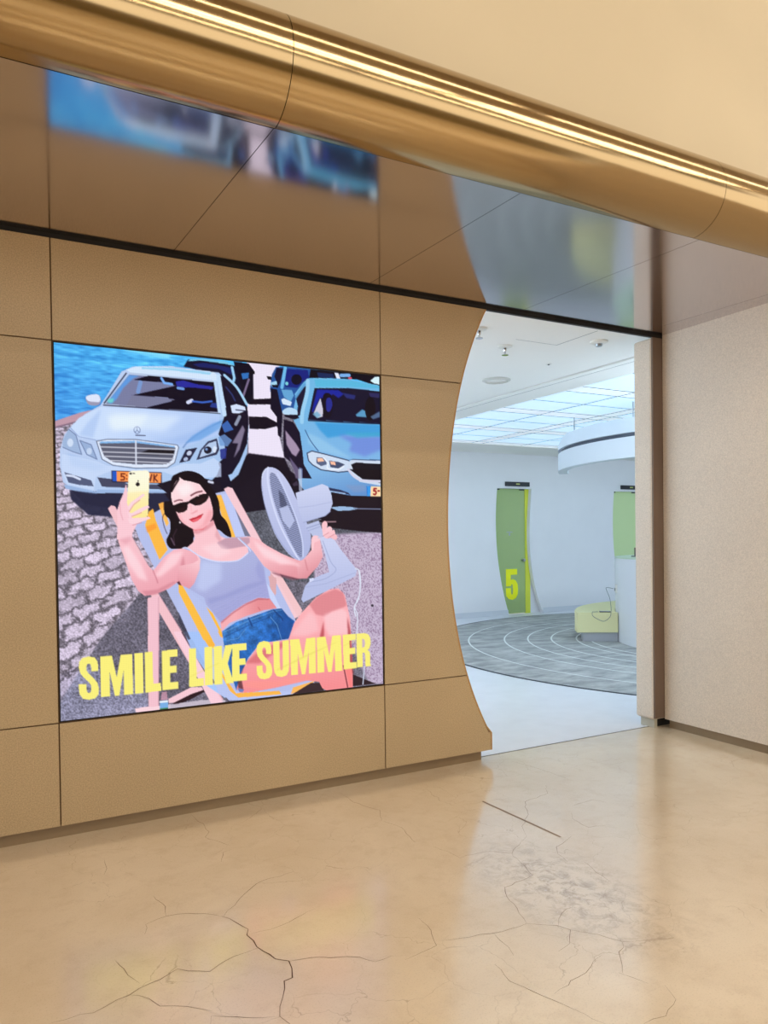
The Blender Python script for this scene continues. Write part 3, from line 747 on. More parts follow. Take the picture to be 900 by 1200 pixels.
    ('p', (150, 196, 228), [(738.8, 197.8), (779.7, 212), (882.6, 265.5), (892.1, 273.5), (779.1, 253.1), (738.3, 230.4)], {'f': 10, 'a': 0.7}),
    ('l', (40, 70, 120), [(729.8, 190.1), (747.5, 221.8), (774.5, 253.3)], {'s': 1}, 3),
    ('l', (24, 30, 60), [(741.6, 160.1), (884.2, 157.9), (1002.2, 155)], {}, 5),
    ('p', (200, 214, 234), [(735.5, 261.1), (751.6, 253.5), (797.5, 261.4), (882.4, 278.1), (881.9, 311.7), (843.6, 316.2), (782.9, 310.6), (750.9, 295.3), (737.5, 279.4)], {}),
    ('l', (40, 50, 80), [(735.5, 261.1), (751.6, 253.5), (797.5, 261.4), (882.4, 278.1)], {}, 4),
    ('l', (40, 50, 80), [(735.5, 261.1), (739.7, 283.4), (753.2, 296), (782.9, 310.6), (843.6, 316.2), (881.9, 311.7)], {}, 4),
    ('p', (90, 100, 130), [(767.3, 272.1), (788.1, 272.5), (804.1, 285.1), (801.7, 293.5), (783, 299.1), (767, 290.6)], {}),
    ('p', (70, 80, 108), [(811.2, 280.7), (844.1, 283.7), (867.8, 291.2), (843.8, 304.5), (815.6, 301.3)], {}),
    ('p', (250, 190, 160), [(769.6, 274.9), (788, 274.2), (794.9, 283.4), (771.7, 286.3)], {'f': 1}),
    ('p', (250, 186, 160), [(814.5, 282.7), (832.3, 284.1), (834.5, 294.4), (818.1, 292.9)], {'f': 1}),
    ('l', (225, 232, 245), [(792.7, 273.2), (806.4, 289.2), (806.2, 305.8), (843.8, 306.6), (862.9, 297.6)], {'s': 1}, 6),
    ('p', (200, 212, 230), [(877.5, 286.6), (892.1, 274.3), (1000.5, 273.6), (999.3, 355.3), (920.2, 344.4), (886.6, 315.7)], {}),
    ('p', (24, 18, 30), [(889.4, 290.4), (906.5, 283.5), (1000.4, 284.4), (999.4, 346.7), (930.1, 335.6), (901.1, 315.3)], {}),
    ('p', (40, 60, 100), [(882.4, 276), (901.8, 271.9), (1000.5, 271.5), (1000.5, 274.5), (901.7, 275.6)], {'a': 0.8}),
    ('p', (24, 14, 24), [(883.4, 305.6), (1010.2, 301.5), (1009.7, 335.5), (949.8, 335.6), (916.2, 327), (899.8, 315.9)], {}),
    ('l', (205, 205, 225), [(879.2, 305.8), (899.6, 327.5), (932.8, 339.7), (1009.6, 340.7)], {'s': 1}, 10),
    ('p', (130, 150, 190), [(866.1, 356.5), (941, 354.8), (940.8, 373), (898.8, 377.4)], {'f': 6, 'a': 0.6}),
    ('p', (40, 40, 70), [(807.3, 364.9), (849.6, 371.2), (878.1, 379.6), (886.3, 386.7), (865.7, 383.4), (809.1, 373.7)], {'a': 0.9}),
    ('l', (150, 180, 220), [(813.1, 377.2), (865.7, 383.4)], {}, 7),
    ('p', (30, 18, 30), [(817.1, 378.9), (890.4, 389.1), (1008.9, 390.2), (1007.2, 508.4), (922, 502.4), (819.4, 491.1), (771.8, 469.7), (812, 450.1)], {}),
    ('p', (150, 180, 215), [(812.3, 427), (848.8, 423.1), (885.7, 424.6), (923.1, 429.7), (881.4, 436.1), (840.4, 437.5)], {}),
    ('l', (120, 130, 160), [(898, 429.9), (1004, 430.8)], {}, 4),
    ('p', (30, 90, 190), [(945.2, 357.6), (962.2, 357.2), (959.6, 390.2), (946.8, 390.4)], {}),
    ('p', (252, 214, 170), [(961.3, 358), (1009.4, 357.7), (1008.9, 390.2), (959.1, 390.2)], {}),
    ('p', (60, 150, 225), [(947.3, 358.3), (961.3, 358), (959.1, 389.5), (948.1, 389.7)], {}),
    ('l', (150, 30, 40), [(981.7, 364.9), (973.1, 365.1), (972.2, 372.4), (979.9, 373), (981.5, 378.8), (977.1, 384.1), (971.2, 382.7)], {}, 7),
    ('l', (150, 30, 40), [(988.4, 372.1), (992.8, 372)], {}, 7),
    ('l', (150, 120, 130), [(799.6, 472.2), (831.8, 471.5)], {}, 5),
    ('l', (190, 200, 220), [(709.8, 314.7), (711.6, 373.9)], {'a': 0.7}, 14),
    ('p', (70, 60, 80), [(684.2, 357.1), (699.7, 346.3), (703.3, 360.1), (688, 363.9)], {'a': 0.8}),
    ('p', (176, 186, 226), [(201.9, 478.2), (305.2, 421.4), (479.1, 379.7), (508.6, 419.1), (574.1, 557.6), (673.4, 725.3), (749, 970.6), (669.1, 998.4), (566.9, 1005.1), (469, 994.3), (422.6, 927), (300.7, 684.4), (216.2, 519.1)], {}),
    ('p', (178, 188, 228), [(325, 653.7), (349.6, 662.8), (407.8, 714.5), (449.7, 783), (457.9, 816.9), (359.7, 809.7), (323.6, 734.4)], {}),
    ('p', (255, 180, 70), [(246.5, 435.5), (262.4, 428.6), (287.6, 421.6), (287.4, 432.9), (268.6, 466.8), (299.2, 548.5), (271.2, 577.3), (233.2, 480.3)], {'a': 0}),
    ('p', (255, 180, 72), [(233.2, 481.2), (244.1, 444.4), (256.4, 435.4), (263.1, 466.8), (295.5, 550.7), (272.1, 578.7)], {}),
    ('p', (232, 140, 50), [(234.4, 485.6), (261.6, 475.8), (265.9, 489.3), (238.6, 502.7)], {'f': 2, 'a': 0.6}),
    ('p', (255, 184, 80), [(271.6, 421.7), (286.8, 416.2), (287.4, 432.9), (300.4, 475.8), (293.4, 484.9), (282.4, 457.8)], {'a': 0.9}),
    ('p', (255, 184, 80), [(442.3, 394), (456.1, 393.8), (469.4, 433.4), (498, 517.3), (485.6, 517.2), (455.2, 450)], {}),
    ('p', (186, 196, 236), [(456.2, 391.1), (475.4, 390.1), (487.4, 409.9), (526.5, 513.6), (499, 516), (476.3, 443.3)], {}),
    ('p', (110, 110, 130), [(475.4, 390.1), (487.4, 408.2), (549.8, 516.5), (527.6, 513.6), (497.6, 433.1)], {'a': 0.9}),
    ('p', (234, 188, 196), [(133.5, 435.9), (141.9, 427.4), (152.3, 429.4), (257.6, 622.6), (267.7, 672), (457, 996.4), (421.4, 1000.4), (251, 692.9), (227.6, 605.4), (178.8, 529.3)], {}),
    ('l', (170, 130, 150), [(154.3, 433.7), (247, 606), (267.7, 674.1), (457, 998.7)], {'a': 0.7}, 2),
    ('p', (236, 196, 204), [(464.8, 376.6), (476.9, 369.5), (491.2, 373.8), (623.8, 605.4), (712.4, 753.7), (685.8, 767.6), (604.5, 616.5)], {}),
    ('l', (190, 150, 160), [(493.5, 379.4), (709.7, 755.9)], {'a': 0.7}, 2),
    ('p', (214, 168, 170), [(600.5, 634), (625.8, 640.7), (625, 690), (609.8, 684.6)], {}),
    ('p', (214, 168, 172), [(607.2, 624.1), (627.7, 648.4), (622.3, 695.5), (604.2, 664.7)], {}),
    ('p', (234, 192, 196), [(623.2, 637.5), (646.6, 640.5), (711.8, 743.3), (697, 764.3), (659.8, 701.5)], {}),
    ('p', (196, 206, 240), [(595.1, 655.8), (613.2, 682.2), (640.4, 735.1), (631, 738.9), (603.7, 698.9)], {}),
    ('p', (234, 188, 200), [(237, 683.6), (269.9, 676.4), (262.2, 996.8), (233.8, 997.9)], {}),
    ('l', (200, 150, 165), [(267.6, 682.9), (262.2, 993.5)], {'a': 0.7}, 3),
    ('p', (242, 208, 216), [(197.3, 989.3), (295.6, 986.3), (295.2, 1008.3), (201.3, 1004.9)], {}),
    ('p', (240, 206, 214), [(196.6, 986.8), (229.6, 985.9), (263.1, 989.7), (262.9, 1001.7), (201, 1000.6)], {}),
    ('p', (238, 196, 206), [(290.1, 971), (357.4, 944.1), (387.7, 947.2), (392.7, 955.1), (307.1, 982.6), (292.3, 983.3)], {}),
    ('p', (46, 26, 34), [(302.1, 984.4), (357.1, 963.6), (395.2, 955.3), (397.7, 961.5), (351.8, 980.2), (311.8, 991.3)], {}),
    ('p', (196, 186, 200), [(287.4, 987.6), (387.1, 984.1), (459.4, 992), (459.2, 1004.5), (292, 1003.6)], {'a': 0.9}),
    ('p', (240, 200, 212), [(308, 781.8), (330.2, 783.3), (451.4, 998.6), (415.1, 997)], {}),
    ('l', (60, 40, 60), [(332.6, 785.9), (398.7, 903.8)], {}, 3),
    ('p', (160, 190, 240), [(340.1, 784), (382.8, 786.8), (420.2, 843.8), (398.7, 901.4), (359.2, 839)], {'a': 0.9}),
    ('p', (255, 178, 70), [(382.8, 786.8), (408.3, 788.6), (430.8, 829.8), (417.6, 843.6)], {}),
    ('p', (255, 178, 70), [(439.2, 790.6), (452.2, 791.5), (457.1, 811.8), (446.7, 806.1)], {}),
    ('p', (160, 196, 245), [(398, 940.8), (444.5, 940.5), (460, 952), (459.5, 987)], {'a': 0.95}),
    ('p', (255, 184, 72), [(325.1, 647.7), (337.3, 654.2), (369.7, 712.5), (423.3, 814.3), (395.5, 812.3), (348.7, 719.6), (324.7, 669.8)], {}),
    ('p', (255, 184, 72), [(405.6, 717.7), (424.6, 736), (449.7, 787.2), (447.3, 799.5), (434.7, 773.8)], {}),
    ('p', (60, 60, 78), [(323.7, 726.3), (357.7, 805.5), (351.3, 809.1), (323.3, 754.6)], {'a': 0.8}),
    ('p', (180, 192, 232), [(396.9, 853.5), (451.8, 871.3), (464.6, 939.1), (499.3, 979.5), (661, 986.2), (699.6, 969.2), (754.3, 964), (691.4, 999.9), (660.8, 1001.5), (556.6, 999.2), (477.8, 994), (439.6, 973.2)], {}),
    ('p', (255, 178, 80), [(441, 890.3), (457.8, 925.1), (492.2, 975.4), (630.8, 983.1), (638.2, 994.2), (499.1, 989.6), (472.6, 966.6), (447.5, 917.5)], {}),
    ('p', (255, 178, 80), [(676.4, 977.3), (754.3, 963.3), (722.7, 982), (668.5, 997.4)], {'a': 0.9}),
    ('p', (60, 44, 48), [(670.3, 999.4), (737.5, 969.4), (773, 972.9), (781.6, 997.8), (673.2, 999.7)], {}),
    ('p', (50, 34, 40), [(886, 956.9), (939.1, 981.1), (970.9, 995.3), (882.3, 994.6)], {}),
    ('p', (20, 8, 18), [(310.5, 348.1), (322.1, 337.5), (348.6, 327.7), (375.3, 328.8), (398.7, 339.2), (415.4, 358.4), (435.6, 384.2), (448.9, 413.7), (453.5, 450), (472.3, 473.2), (485.6, 514.9), (468.1, 511.4), (440.7, 493), (396, 505.9), (373.9, 512.2), (368.6, 531.7), (351.6, 544.5), (318.5, 548.8), (300.6, 544.3), (292.2, 524.3), (303, 498.8), (302.9, 466.8), (289.2, 450.8), (287.6, 417.3), (307.8, 410.7), (305.8, 377.1)], {'s': 1}),
    ('l', (20, 8, 18), [(289.3, 447.6), (282.6, 460.4), (287, 485.9), (294.8, 505.2)], {'s': 1, 'a': 0.6}, 3),
    ('l', (120, 100, 120), [(306, 518.1), (315.4, 537.5)], {'a': 0.7, 'f': 1}, 5),
    ('l', (70, 50, 66), [(322.8, 492.5), (312.6, 511.7), (315.5, 531)], {'a': 0.7}, 4),
    ('p', (240, 192, 200), [(369.3, 489.4), (399.5, 494.5), (430.7, 466.6), (440.7, 493), (454.1, 516.2), (482, 523.2), (513.9, 516.8), (542.5, 527.2), (560.4, 534.2), (559.5, 595.1), (391.1, 590.9), (351.5, 550.9), (366.8, 538.2), (375.4, 522)], {}),
    ('p', (240, 192, 200), [(371.3, 492.7), (429, 468.3), (443.4, 509.5), (467.1, 520.1), (506.8, 518.4), (542.7, 514.5), (551.3, 540), (541.8, 565.1), (505.7, 587.5), (452.9, 589.1), (401.5, 578.8), (351.6, 545.3), (368.6, 531.3), (377.3, 513.1)], {}),
    ('p', (216, 140, 150), [(369.2, 494.3), (385.9, 497.7), (413.3, 483), (430.8, 463.3), (434, 479.8), (409.7, 496.2), (385.8, 505.8), (373, 505.7)], {'f': 4, 'a': 0.75}),
    ('p', (176, 140, 160), [(440.9, 532.2), (467.1, 520.1), (502.4, 517.5), (542.6, 518.8), (542.3, 533.5), (528.7, 543.9), (471, 552.1), (453.6, 550.2)], {'f': 3, 'a': 0.75}),
    ('p', (210, 150, 160), [(440.7, 489.7), (454, 522.9), (450.4, 532.8), (435.1, 512.8)], {'f': 5, 'a': 0.6}),
    ('p', (248, 214, 220), [(391.9, 545.1), (440, 532.6), (488.4, 559.9), (439.2, 578.9)], {'f': 12, 'a': 0.6}),
    ('p', (246, 212, 216), [(332.4, 348.2), (351.6, 351.9), (388.2, 362.3), (406.5, 382.2), (420.9, 400.9), (429.9, 437), (427.4, 460), (413.4, 479.8), (392.8, 493.5), (374.2, 494), (349.4, 481.3), (333.1, 466.7), (321.9, 444.2), (312.5, 421.8), (308, 396.2), (315, 372.1)], {'s': 1, 'g': ((242, 184, 192), 344.5, 379.5, 413.5, 473.2)}),
    ('p', (252, 232, 234), [(321.5, 373.5), (354.7, 359.9), (381.1, 382), (340.8, 402.1)], {'f': 14, 'a': 0.8}),
    ('p', (232, 160, 168), [(417.5, 437.1), (429.5, 440.3), (425.7, 463.3), (410, 481.4), (386, 492.8), (375.9, 492.7), (399.8, 479.7)], {'f': 8, 'a': 0.7}),
    ('p', (214, 60, 70), [(352.6, 486.1), (375.9, 494.7), (399.6, 491.2), (420.3, 476.5), (399.5, 494.8), (375.8, 497.3)], {'f': 3, 'a': 0.5}),
    ('l', (20, 8, 18), [(333.8, 347.5), (326.7, 358.9), (318.2, 372), (309.8, 386.6)], {'s': 1}, 6),
    ('p', (20, 8, 18), [(334.1, 347.5), (346.5, 354.2), (368.1, 357.6), (391.6, 363.9), (405.5, 382.2), (421.5, 400.9), (428, 427.1), (441.6, 433.6), (428.8, 374.5), (395.3, 339.3), (355.3, 329.1)], {}),
    ('l', (250, 220, 224), [(334.1, 347.5), (334.3, 357.1)], {}, 4),
    ('l', (120, 70, 80), [(365.8, 396.9), (381, 388.5), (398, 384.3)], {'s': 1}, 6),
    ('l', (130, 80, 90), [(317.5, 414.7), (329.1, 410.4), (340, 410.9)], {'s': 1}, 5),
    ('p', (22, 8, 14), [(313.4, 425.7), (333.9, 417.7), (357.8, 414.2), (363.9, 408.9), (387.6, 395.6), (404.7, 390.7), (419, 390.5), (417.4, 402.6), (409.4, 414.2), (393.9, 423.5), (378.7, 426), (368.7, 421.2), (361.1, 418.7), (355.7, 423.9), (354.1, 437.6), (343.4, 444.7), (328.5, 447.4), (318.7, 440.4)], {}),
    ('p', (58, 24, 26), [(370.5, 417.9), (394.3, 404.6), (411.3, 401.1), (404.3, 412.6), (387.2, 421.7)], {'f': 6, 'a': 0.6}),
    ('p', (50, 20, 24), [(325.3, 437.8), (350.3, 427.9), (350.1, 436.9), (336.8, 443.5)], {'f': 5, 'a': 0.6}),
    ('l', (230, 200, 205), [(384.3, 395), (386.9, 397.5)], {}, 5),
    ('p', (224, 150, 158), [(361.6, 447.9), (368.3, 449.8), (375, 446.5), (384.2, 441.9), (385.3, 438), (376.8, 440.6), (370, 445.6)], {'f': 2, 'a': 0.8}),
    ('l', (236, 170, 178), [(363, 421.3), (366.7, 440.7)], {'a': 0.5, 'f': 2}, 5),
    ('p', (214, 70, 84), [(359, 465.4), (369.8, 460.2), (379.2, 458.2), (388.4, 453), (401.7, 448.3), (395, 460.1), (383, 469.9), (371.2, 473.2), (364.6, 470.6)], {}),
    ('p', (236, 120, 130), [(368, 467.3), (384.9, 461.8), (393.4, 457.5), (383.1, 468.6), (371.2, 471.2)], {'f': 2, 'a': 0.8}),
    ('l', (160, 40, 54), [(360.3, 465.1), (376.4, 462.8), (400.3, 449.3)], {'s': 1}, 3),
    ('p', (230, 225, 230), [(334.3, 473.8), (334.2, 474.6), (334, 475.3), (333.6, 475.9), (333.2, 476.3), (332.8, 476.6), (332.2, 476.7), (331.7, 476.6), (331.3, 476.3), (330.9, 475.9), (330.6, 475.3), (330.4, 474.6), (330.3, 473.8), (330.4, 473.1), (330.6, 472.4), (330.9, 471.8), (331.3, 471.3), (331.8, 471), (332.3, 470.9), (332.9, 471), (333.3, 471.3), (333.7, 471.8), (334, 472.4), (334.2, 473.1)], {}),
    ('p', (226, 150, 160), [(321.9, 444.2), (333.3, 450.6), (340.3, 466.7), (352.7, 482.9), (342.8, 479.6), (329.8, 463.5)], {'f': 6, 'a': 0.5}),
    ('p', (250, 190, 196), [(387, 434), (414.3, 427.3), (417.4, 443.6), (396.9, 450.3)], {'f': 10, 'a': 0.5}),
    ('p', (250, 190, 196), [(328.5, 447.4), (353.3, 444), (353.1, 457), (336.5, 460.3)], {'f': 8, 'a': 0.45}),
    ('p', (238, 186, 196), [(157, 510.9), (161, 530.8), (169.2, 555.1), (179.6, 586.3), (194.2, 631.1), (211.3, 662.9), (228.9, 677.1), (255.9, 674.7), (297.3, 659.7), (325.5, 640.3), (332.3, 652.4), (355.7, 660.7), (370.1, 648.8), (380, 628.4), (388.7, 591.6), (378.6, 566), (359.9, 551.8), (341.1, 546.9), (313, 550.5), (285, 570.9), (253.5, 608.4), (234.9, 587.7), (210.9, 555.9), (196.1, 520.1), (196.4, 504.6)], {'g': ((228, 160, 172), 235.4, 556.4, 278.9, 661.2)}),
    ('p', (250, 214, 220), [(303.6, 562.2), (341, 554.7), (321.7, 589.9), (275, 624.9), (256.8, 624.3)], {'f': 10, 'a': 0.7}),
    ('p', (206, 130, 144), [(333.3, 590.2), (340.7, 567.5), (345, 595.1), (332.5, 640.5), (323.1, 640.2), (328.3, 612.9)], {'f': 5, 'a': 0.7}),
    ('p', (206, 134, 148), [(220.2, 663.3), (233.4, 676.4), (265, 673.3), (320.8, 642.9), (311.5, 639.8), (265.3, 660.7), (233.6, 663.8)], {'f': 5, 'a': 0.8}),
    ('l', (200, 128, 142), [(253.5, 608.4), (263.4, 633.5), (265.6, 642.6)], {'s': 1, 'a': 0.7, 'f': 1}, 5),
    ('p', (250, 220, 226), [(169.5, 541.9), (187, 537.7), (221.4, 591.8), (238.5, 637.1), (211.9, 627.2), (186.2, 586.5)], {'f': 9, 'a': 0.6}),
    ('p', (70, 30, 40), [(319.8, 642.8), (327.8, 639.5), (333.7, 652.5), (325.3, 650.3)], {'a': 0.8}),
    ('p', (240, 196, 206), [(156, 519.7), (158.5, 471.3), (157.3, 442.8), (165.1, 418.5), (176.4, 391.9), (183.4, 367.5), (187.3, 396.2), (188.8, 431.5), (223.7, 457.9), (210, 480.2), (198.6, 502.4), (196.1, 522.3)], {}),
    ('p', (244, 234, 204), [(191.4, 335.9), (199.4, 332.2), (241.6, 329.5), (248.2, 336), (241.7, 454.3), (236.2, 460.1), (199.3, 461.6), (193.7, 453.6), (184.7, 418.3)], {'g': ((250, 224, 150), 216.8, 346.7, 219.4, 453.5)}),
    ('p', (252, 246, 228), [(191.4, 335.9), (199.4, 332.2), (241.6, 329.5), (247.3, 336), (244.7, 386.2), (187.8, 391.7)], {'f': 4, 'a': 0.5}),
    ('p', (40, 34, 40), [(199.2, 339.2), (199.1, 340), (198.8, 340.8), (198.3, 341.4), (197.7, 342), (196.9, 342.3), (196.1, 342.4), (195.3, 342.4), (194.6, 342.1), (194, 341.6), (193.5, 341), (193.2, 340.2), (193.1, 339.4), (193.2, 338.6), (193.5, 337.9), (194, 337.2), (194.7, 336.7), (195.4, 336.3), (196.2, 336.2), (197, 336.3), (197.7, 336.6), (198.4, 337.1), (198.9, 337.7), (199.2, 338.4)], {}),
    ('l', (90, 80, 80), [(202.8, 339.1), (206.3, 339)], {}, 4),
    ('p', (34, 26, 32), [(220.8, 368.4), (220.6, 369.8), (220, 371.1), (219.1, 372.2), (217.9, 373.1), (216.5, 373.7), (215, 373.9), (213.5, 373.7), (212.1, 373.2), (210.9, 372.4), (210, 371.3), (209.5, 370.1), (209.3, 368.7), (209.5, 367.3), (210.1, 366), (211.1, 364.9), (212.3, 364), (213.7, 363.4), (215.2, 363.2), (216.7, 363.4), (218, 363.9), (219.2, 364.7), (220.1, 365.8), (220.7, 367)], {}),
    ('p', (34, 26, 32), [(217.6, 360.5), (217.3, 361), (216.9, 361.4), (216.4, 361.6), (215.9, 361.8), (215.4, 361.7), (215, 361.6), (214.6, 361.3), (214.4, 360.9), (214.2, 360.4), (214.2, 359.9), (214.3, 359.3), (214.6, 358.8), (214.9, 358.3), (215.3, 357.9), (215.8, 357.6), (216.3, 357.5), (216.8, 357.5), (217.3, 357.7), (217.6, 358), (217.9, 358.3), (218, 358.9), (218, 359.4), (217.9, 359.9)], {}),
    ('p', (244, 236, 210), [(223.1, 366.1), (223, 366.7), (222.9, 367.3), (222.5, 367.7), (222.2, 368.1), (221.7, 368.3), (221.3, 368.4), (220.8, 368.3), (220.4, 368.1), (220.1, 367.8), (219.7, 367.3), (219.6, 366.8), (219.5, 366.2), (219.6, 365.6), (219.8, 365.1), (220.1, 364.7), (220.5, 364.3), (220.9, 364.1), (221.4, 364), (221.8, 364), (222.2, 364.2), (222.6, 364.6), (222.9, 365), (223.1, 365.6)], {}),
    ('p', (246, 206, 214), [(186.2, 431.5), (195.7, 418.2), (211.3, 406.9), (230.2, 393.6), (234.1, 398), (220.1, 409.8), (203.1, 422.5), (190.9, 441.2)], {}),
    ('p', (246, 206, 214), [(186, 445.7), (197.3, 448.3), (219.7, 434.8), (242.2, 425.7), (247, 431.9), (224, 444.6), (201.6, 455.4), (190.5, 462.5)], {}),
    ('p', (246, 206, 214), [(185.7, 462.5), (205.9, 463.3), (243.9, 457.9), (249.2, 462.4), (223.5, 472.2), (203.4, 479.3), (190.3, 475.8)], {}),
    ('l', (206, 140, 152), [(190.8, 443), (203, 424.7), (220.1, 411.6)], {'a': 0.8}, 3),
    ('l', (206, 140, 152), [(197.2, 457.1), (223.9, 446.3)], {'a': 0.8}, 3),
    ('l', (206, 140, 152), [(199, 481.1), (223.5, 474)], {'a': 0.8}, 3),
    ('l', (220, 160, 172), [(165.1, 418.5), (167.6, 449.3), (172.9, 466.9)], {'a': 0.6, 'f': 1}, 4),
    ('p', (216, 150, 164), [(161.2, 519.8), (194, 511.2), (196.1, 522.3), (178.3, 533.2)], {'f': 6, 'a': 0.5}),
    ('p', (176, 184, 224), [(339.1, 547.1), (351.6, 545.3), (388.9, 570.4), (395.2, 576.6), (427.1, 585.6), (461.6, 589.3), (505.7, 586.2), (537.3, 565.1), (536.7, 548.2), (504.5, 520.5), (510.4, 518.4), (544.3, 550.4), (568.8, 578.4), (586.6, 608.6), (591.5, 647.1), (603.6, 701), (566.9, 697.2), (526, 712.2), (485.6, 735.2), (447.9, 764.3), (420.4, 727.5), (405.7, 710.3), (399.7, 689.5), (355.9, 663.1), (370.8, 647.4), (388.3, 607.1), (390.9, 578.6), (376.5, 559.9)], {'t': 'knit', 'g': ((168, 170, 218), 431.3, 587.8, 494.7, 714.8)}),
    ('p', (196, 206, 240), [(393, 582.7), (452.9, 592.4), (452.1, 642.1), (400, 673.1), (374.7, 663.8)], {'f': 14, 'a': 0.6}),
    ('p', (146, 150, 200), [(408.1, 694), (460.1, 684), (531.3, 657.6), (586, 646.9), (590.5, 655.6), (531.1, 672.4), (464.2, 696.6), (416.4, 710.8)], {'f': 6, 'a': 0.6}),
    ('p', (150, 154, 204), [(568.7, 586.9), (586.6, 612.9), (591.4, 655.7), (567.9, 637.8), (559.2, 612.1)], {'f': 8, 'a': 0.6}),
    ('l', (150, 156, 206), [(414.3, 706.6), (464.3, 692.5), (517.6, 673.9), (585.8, 659.7)], {'s': 1, 'a': 0.55}, 2.2),
    ('l', (150, 156, 206), [(421, 717.7), (470.3, 701.1), (521.1, 679.9), (588.5, 667.5)], {'s': 1, 'a': 0.55}, 2.2),
    ('l', (150, 156, 206), [(427.7, 728.7), (476.3, 709.7), (524.6, 686), (591.1, 675.3)], {'s': 1, 'a': 0.55}, 2.2),
    ('l', (150, 156, 206), [(434.4, 739.9), (482.3, 718.3), (528.1, 692), (593.7, 683.1)], {'s': 1, 'a': 0.55}, 2.2),
    ('l', (150, 156, 206), [(441.1, 751), (488.3, 727), (531.6, 698.1), (596.4, 690.9)], {'s': 1, 'a': 0.55}, 2.2),
    ('l', (206, 214, 246), [(339.1, 547.1), (351.6, 546.1), (388.1, 570.4), (427.1, 584.4), (461.6, 588.1), (505.7, 585), (536.4, 564.2)], {'s': 1}, 4),
    ('l', (206, 214, 246), [(505.9, 520.1), (539.8, 550.3), (544.2, 558.9)], {}, 4),
    ('p', (240, 192, 200), [(355.9, 663.1), (337.4, 652.2), (325.2, 637.6), (325.9, 597.3), (367.6, 590.3), (389.7, 578.6), (388.3, 607.1), (371.6, 647.4)], {'g': ((222, 150, 162), 376.0, 586.4, 341.5, 654.4)}),
    ('p', (238, 184, 192), [(542.6, 515.4), (569.7, 523.3), (596.9, 542.7), (643.1, 567.1), (680.7, 583), (704.6, 587.9), (724, 581.8), (758.7, 551.7), (767.7, 609.2), (727.9, 645.4), (698.9, 646.6), (651.4, 634.2), (604.9, 617.7), (586.7, 604.3), (566.5, 578.3), (544.4, 548.3)], {'g': ((222, 150, 160), 643.1, 567.1, 660.8, 636.6)}),
    ('p', (236, 180, 188), [(717.1, 588.6), (746.8, 557.6), (753.3, 520.8), (759.3, 514.5), (774.1, 515.7), (785, 579.6), (769.7, 605.8), (727.9, 646.7), (698.9, 645.7), (693.9, 598.5)], {'g': ((214, 140, 150), 717.3, 578.1, 745.5, 642.1)}),
    ('p', (248, 210, 216), [(555.9, 535.8), (596.7, 557.7), (652.2, 584.5), (680.5, 598.2), (642.5, 601.5), (587.1, 578.8)], {'f': 9, 'a': 0.6}),
    ('p', (150, 90, 104), [(604.9, 617.7), (660.9, 635.8), (708.5, 647.8), (679.6, 650.3), (632.6, 635.7)], {'f': 4, 'a': 0.5}),
    ('l', (190, 110, 120), [(723, 588.8), (731.2, 620.5)], {'a': 0.5, 'f': 2}, 5),
    ('p', (250, 214, 220), [(549.7, 523.9), (604.1, 555.2), (688.2, 593.2), (711, 609.5), (642.6, 597.2), (581.8, 565.1)], {'f': 7, 'a': 0.55}),
    ('p', (120, 60, 76), [(608.6, 623.1), (659, 635), (710.4, 648.2), (675.9, 644.9), (619.6, 629.6)], {'f': 3, 'a': 0.5}),
    ('p', (236, 170, 176), [(447.9, 764.3), (485.6, 735.2), (525.9, 713), (566.9, 698.1), (603.6, 702.3), (626.4, 732.2), (584.6, 736.4), (529.8, 750.3), (476.2, 768.1), (449.6, 791.3)], {'g': ((222, 140, 146), 494.5, 731.5, 566.4, 731.2)}),
    ('l', (200, 110, 120), [(566.4, 726.9), (571.8, 734.9)], {'a': 0.7}, 5),
    ('p', (150, 70, 90), [(450.1, 762.3), (485.5, 736.9), (525.9, 714.3), (566.9, 699.8), (603.6, 703.2), (598.9, 705.5), (566.8, 704), (525.9, 718.5), (485.4, 741.9), (450, 768.5)], {'f': 3, 'a': 0.5}),
    ('p', (62, 124, 196), [(451.7, 791.5), (495.7, 766.3), (538.8, 755.4), (612.4, 735), (642.3, 733.8), (664.6, 760.7), (685.7, 775.9), (667.3, 826.8), (603.4, 832.6), (570.2, 834.9), (529.6, 877.8), (499.9, 942.6), (493.8, 968.8), (473.6, 906.5), (459.2, 845.3)], {'t': 'denim', 'g': ((40, 98, 172), 502.7, 768.1, 588.7, 828.1)}),
    ('p', (32, 80, 150), [(626.2, 803.2), (649.6, 749.4), (683.4, 775.7), (663.5, 826.6), (640.8, 828.4)], {'f': 5, 'a': 0.7}),
    ('p', (36, 84, 152), [(459.2, 845.3), (501.6, 835.1), (529.6, 877.8), (499.9, 942.6), (479.2, 907.1)], {'f': 6, 'a': 0.6}),
    ('l', (120, 170, 220), [(454.4, 795), (538.6, 763.5), (612.2, 741.9), (642.2, 738.7)], {'a': 0.7}, 2.5),
    ('l', (24, 64, 130), [(458.4, 808.6), (538.4, 777), (604.6, 757.9)], {'a': 0.8}, 2.5),
    ('l', (130, 176, 222), [(604.6, 757.2), (626.5, 782.6), (640.8, 828.4)], {'a': 0.7}, 2.5),
    ('l', (24, 60, 120), [(535.1, 756.5), (545.6, 780.9)], {'a': 0.7}, 6),
    ('l', (130, 176, 222), [(466.6, 819.2), (502, 815), (527.4, 786.5)], {'a': 0.6}, 2),
    ('l', (24, 50, 100), [(616, 737.3), (641.8, 762.8), (645.5, 770)], {'a': 0.6}, 5),
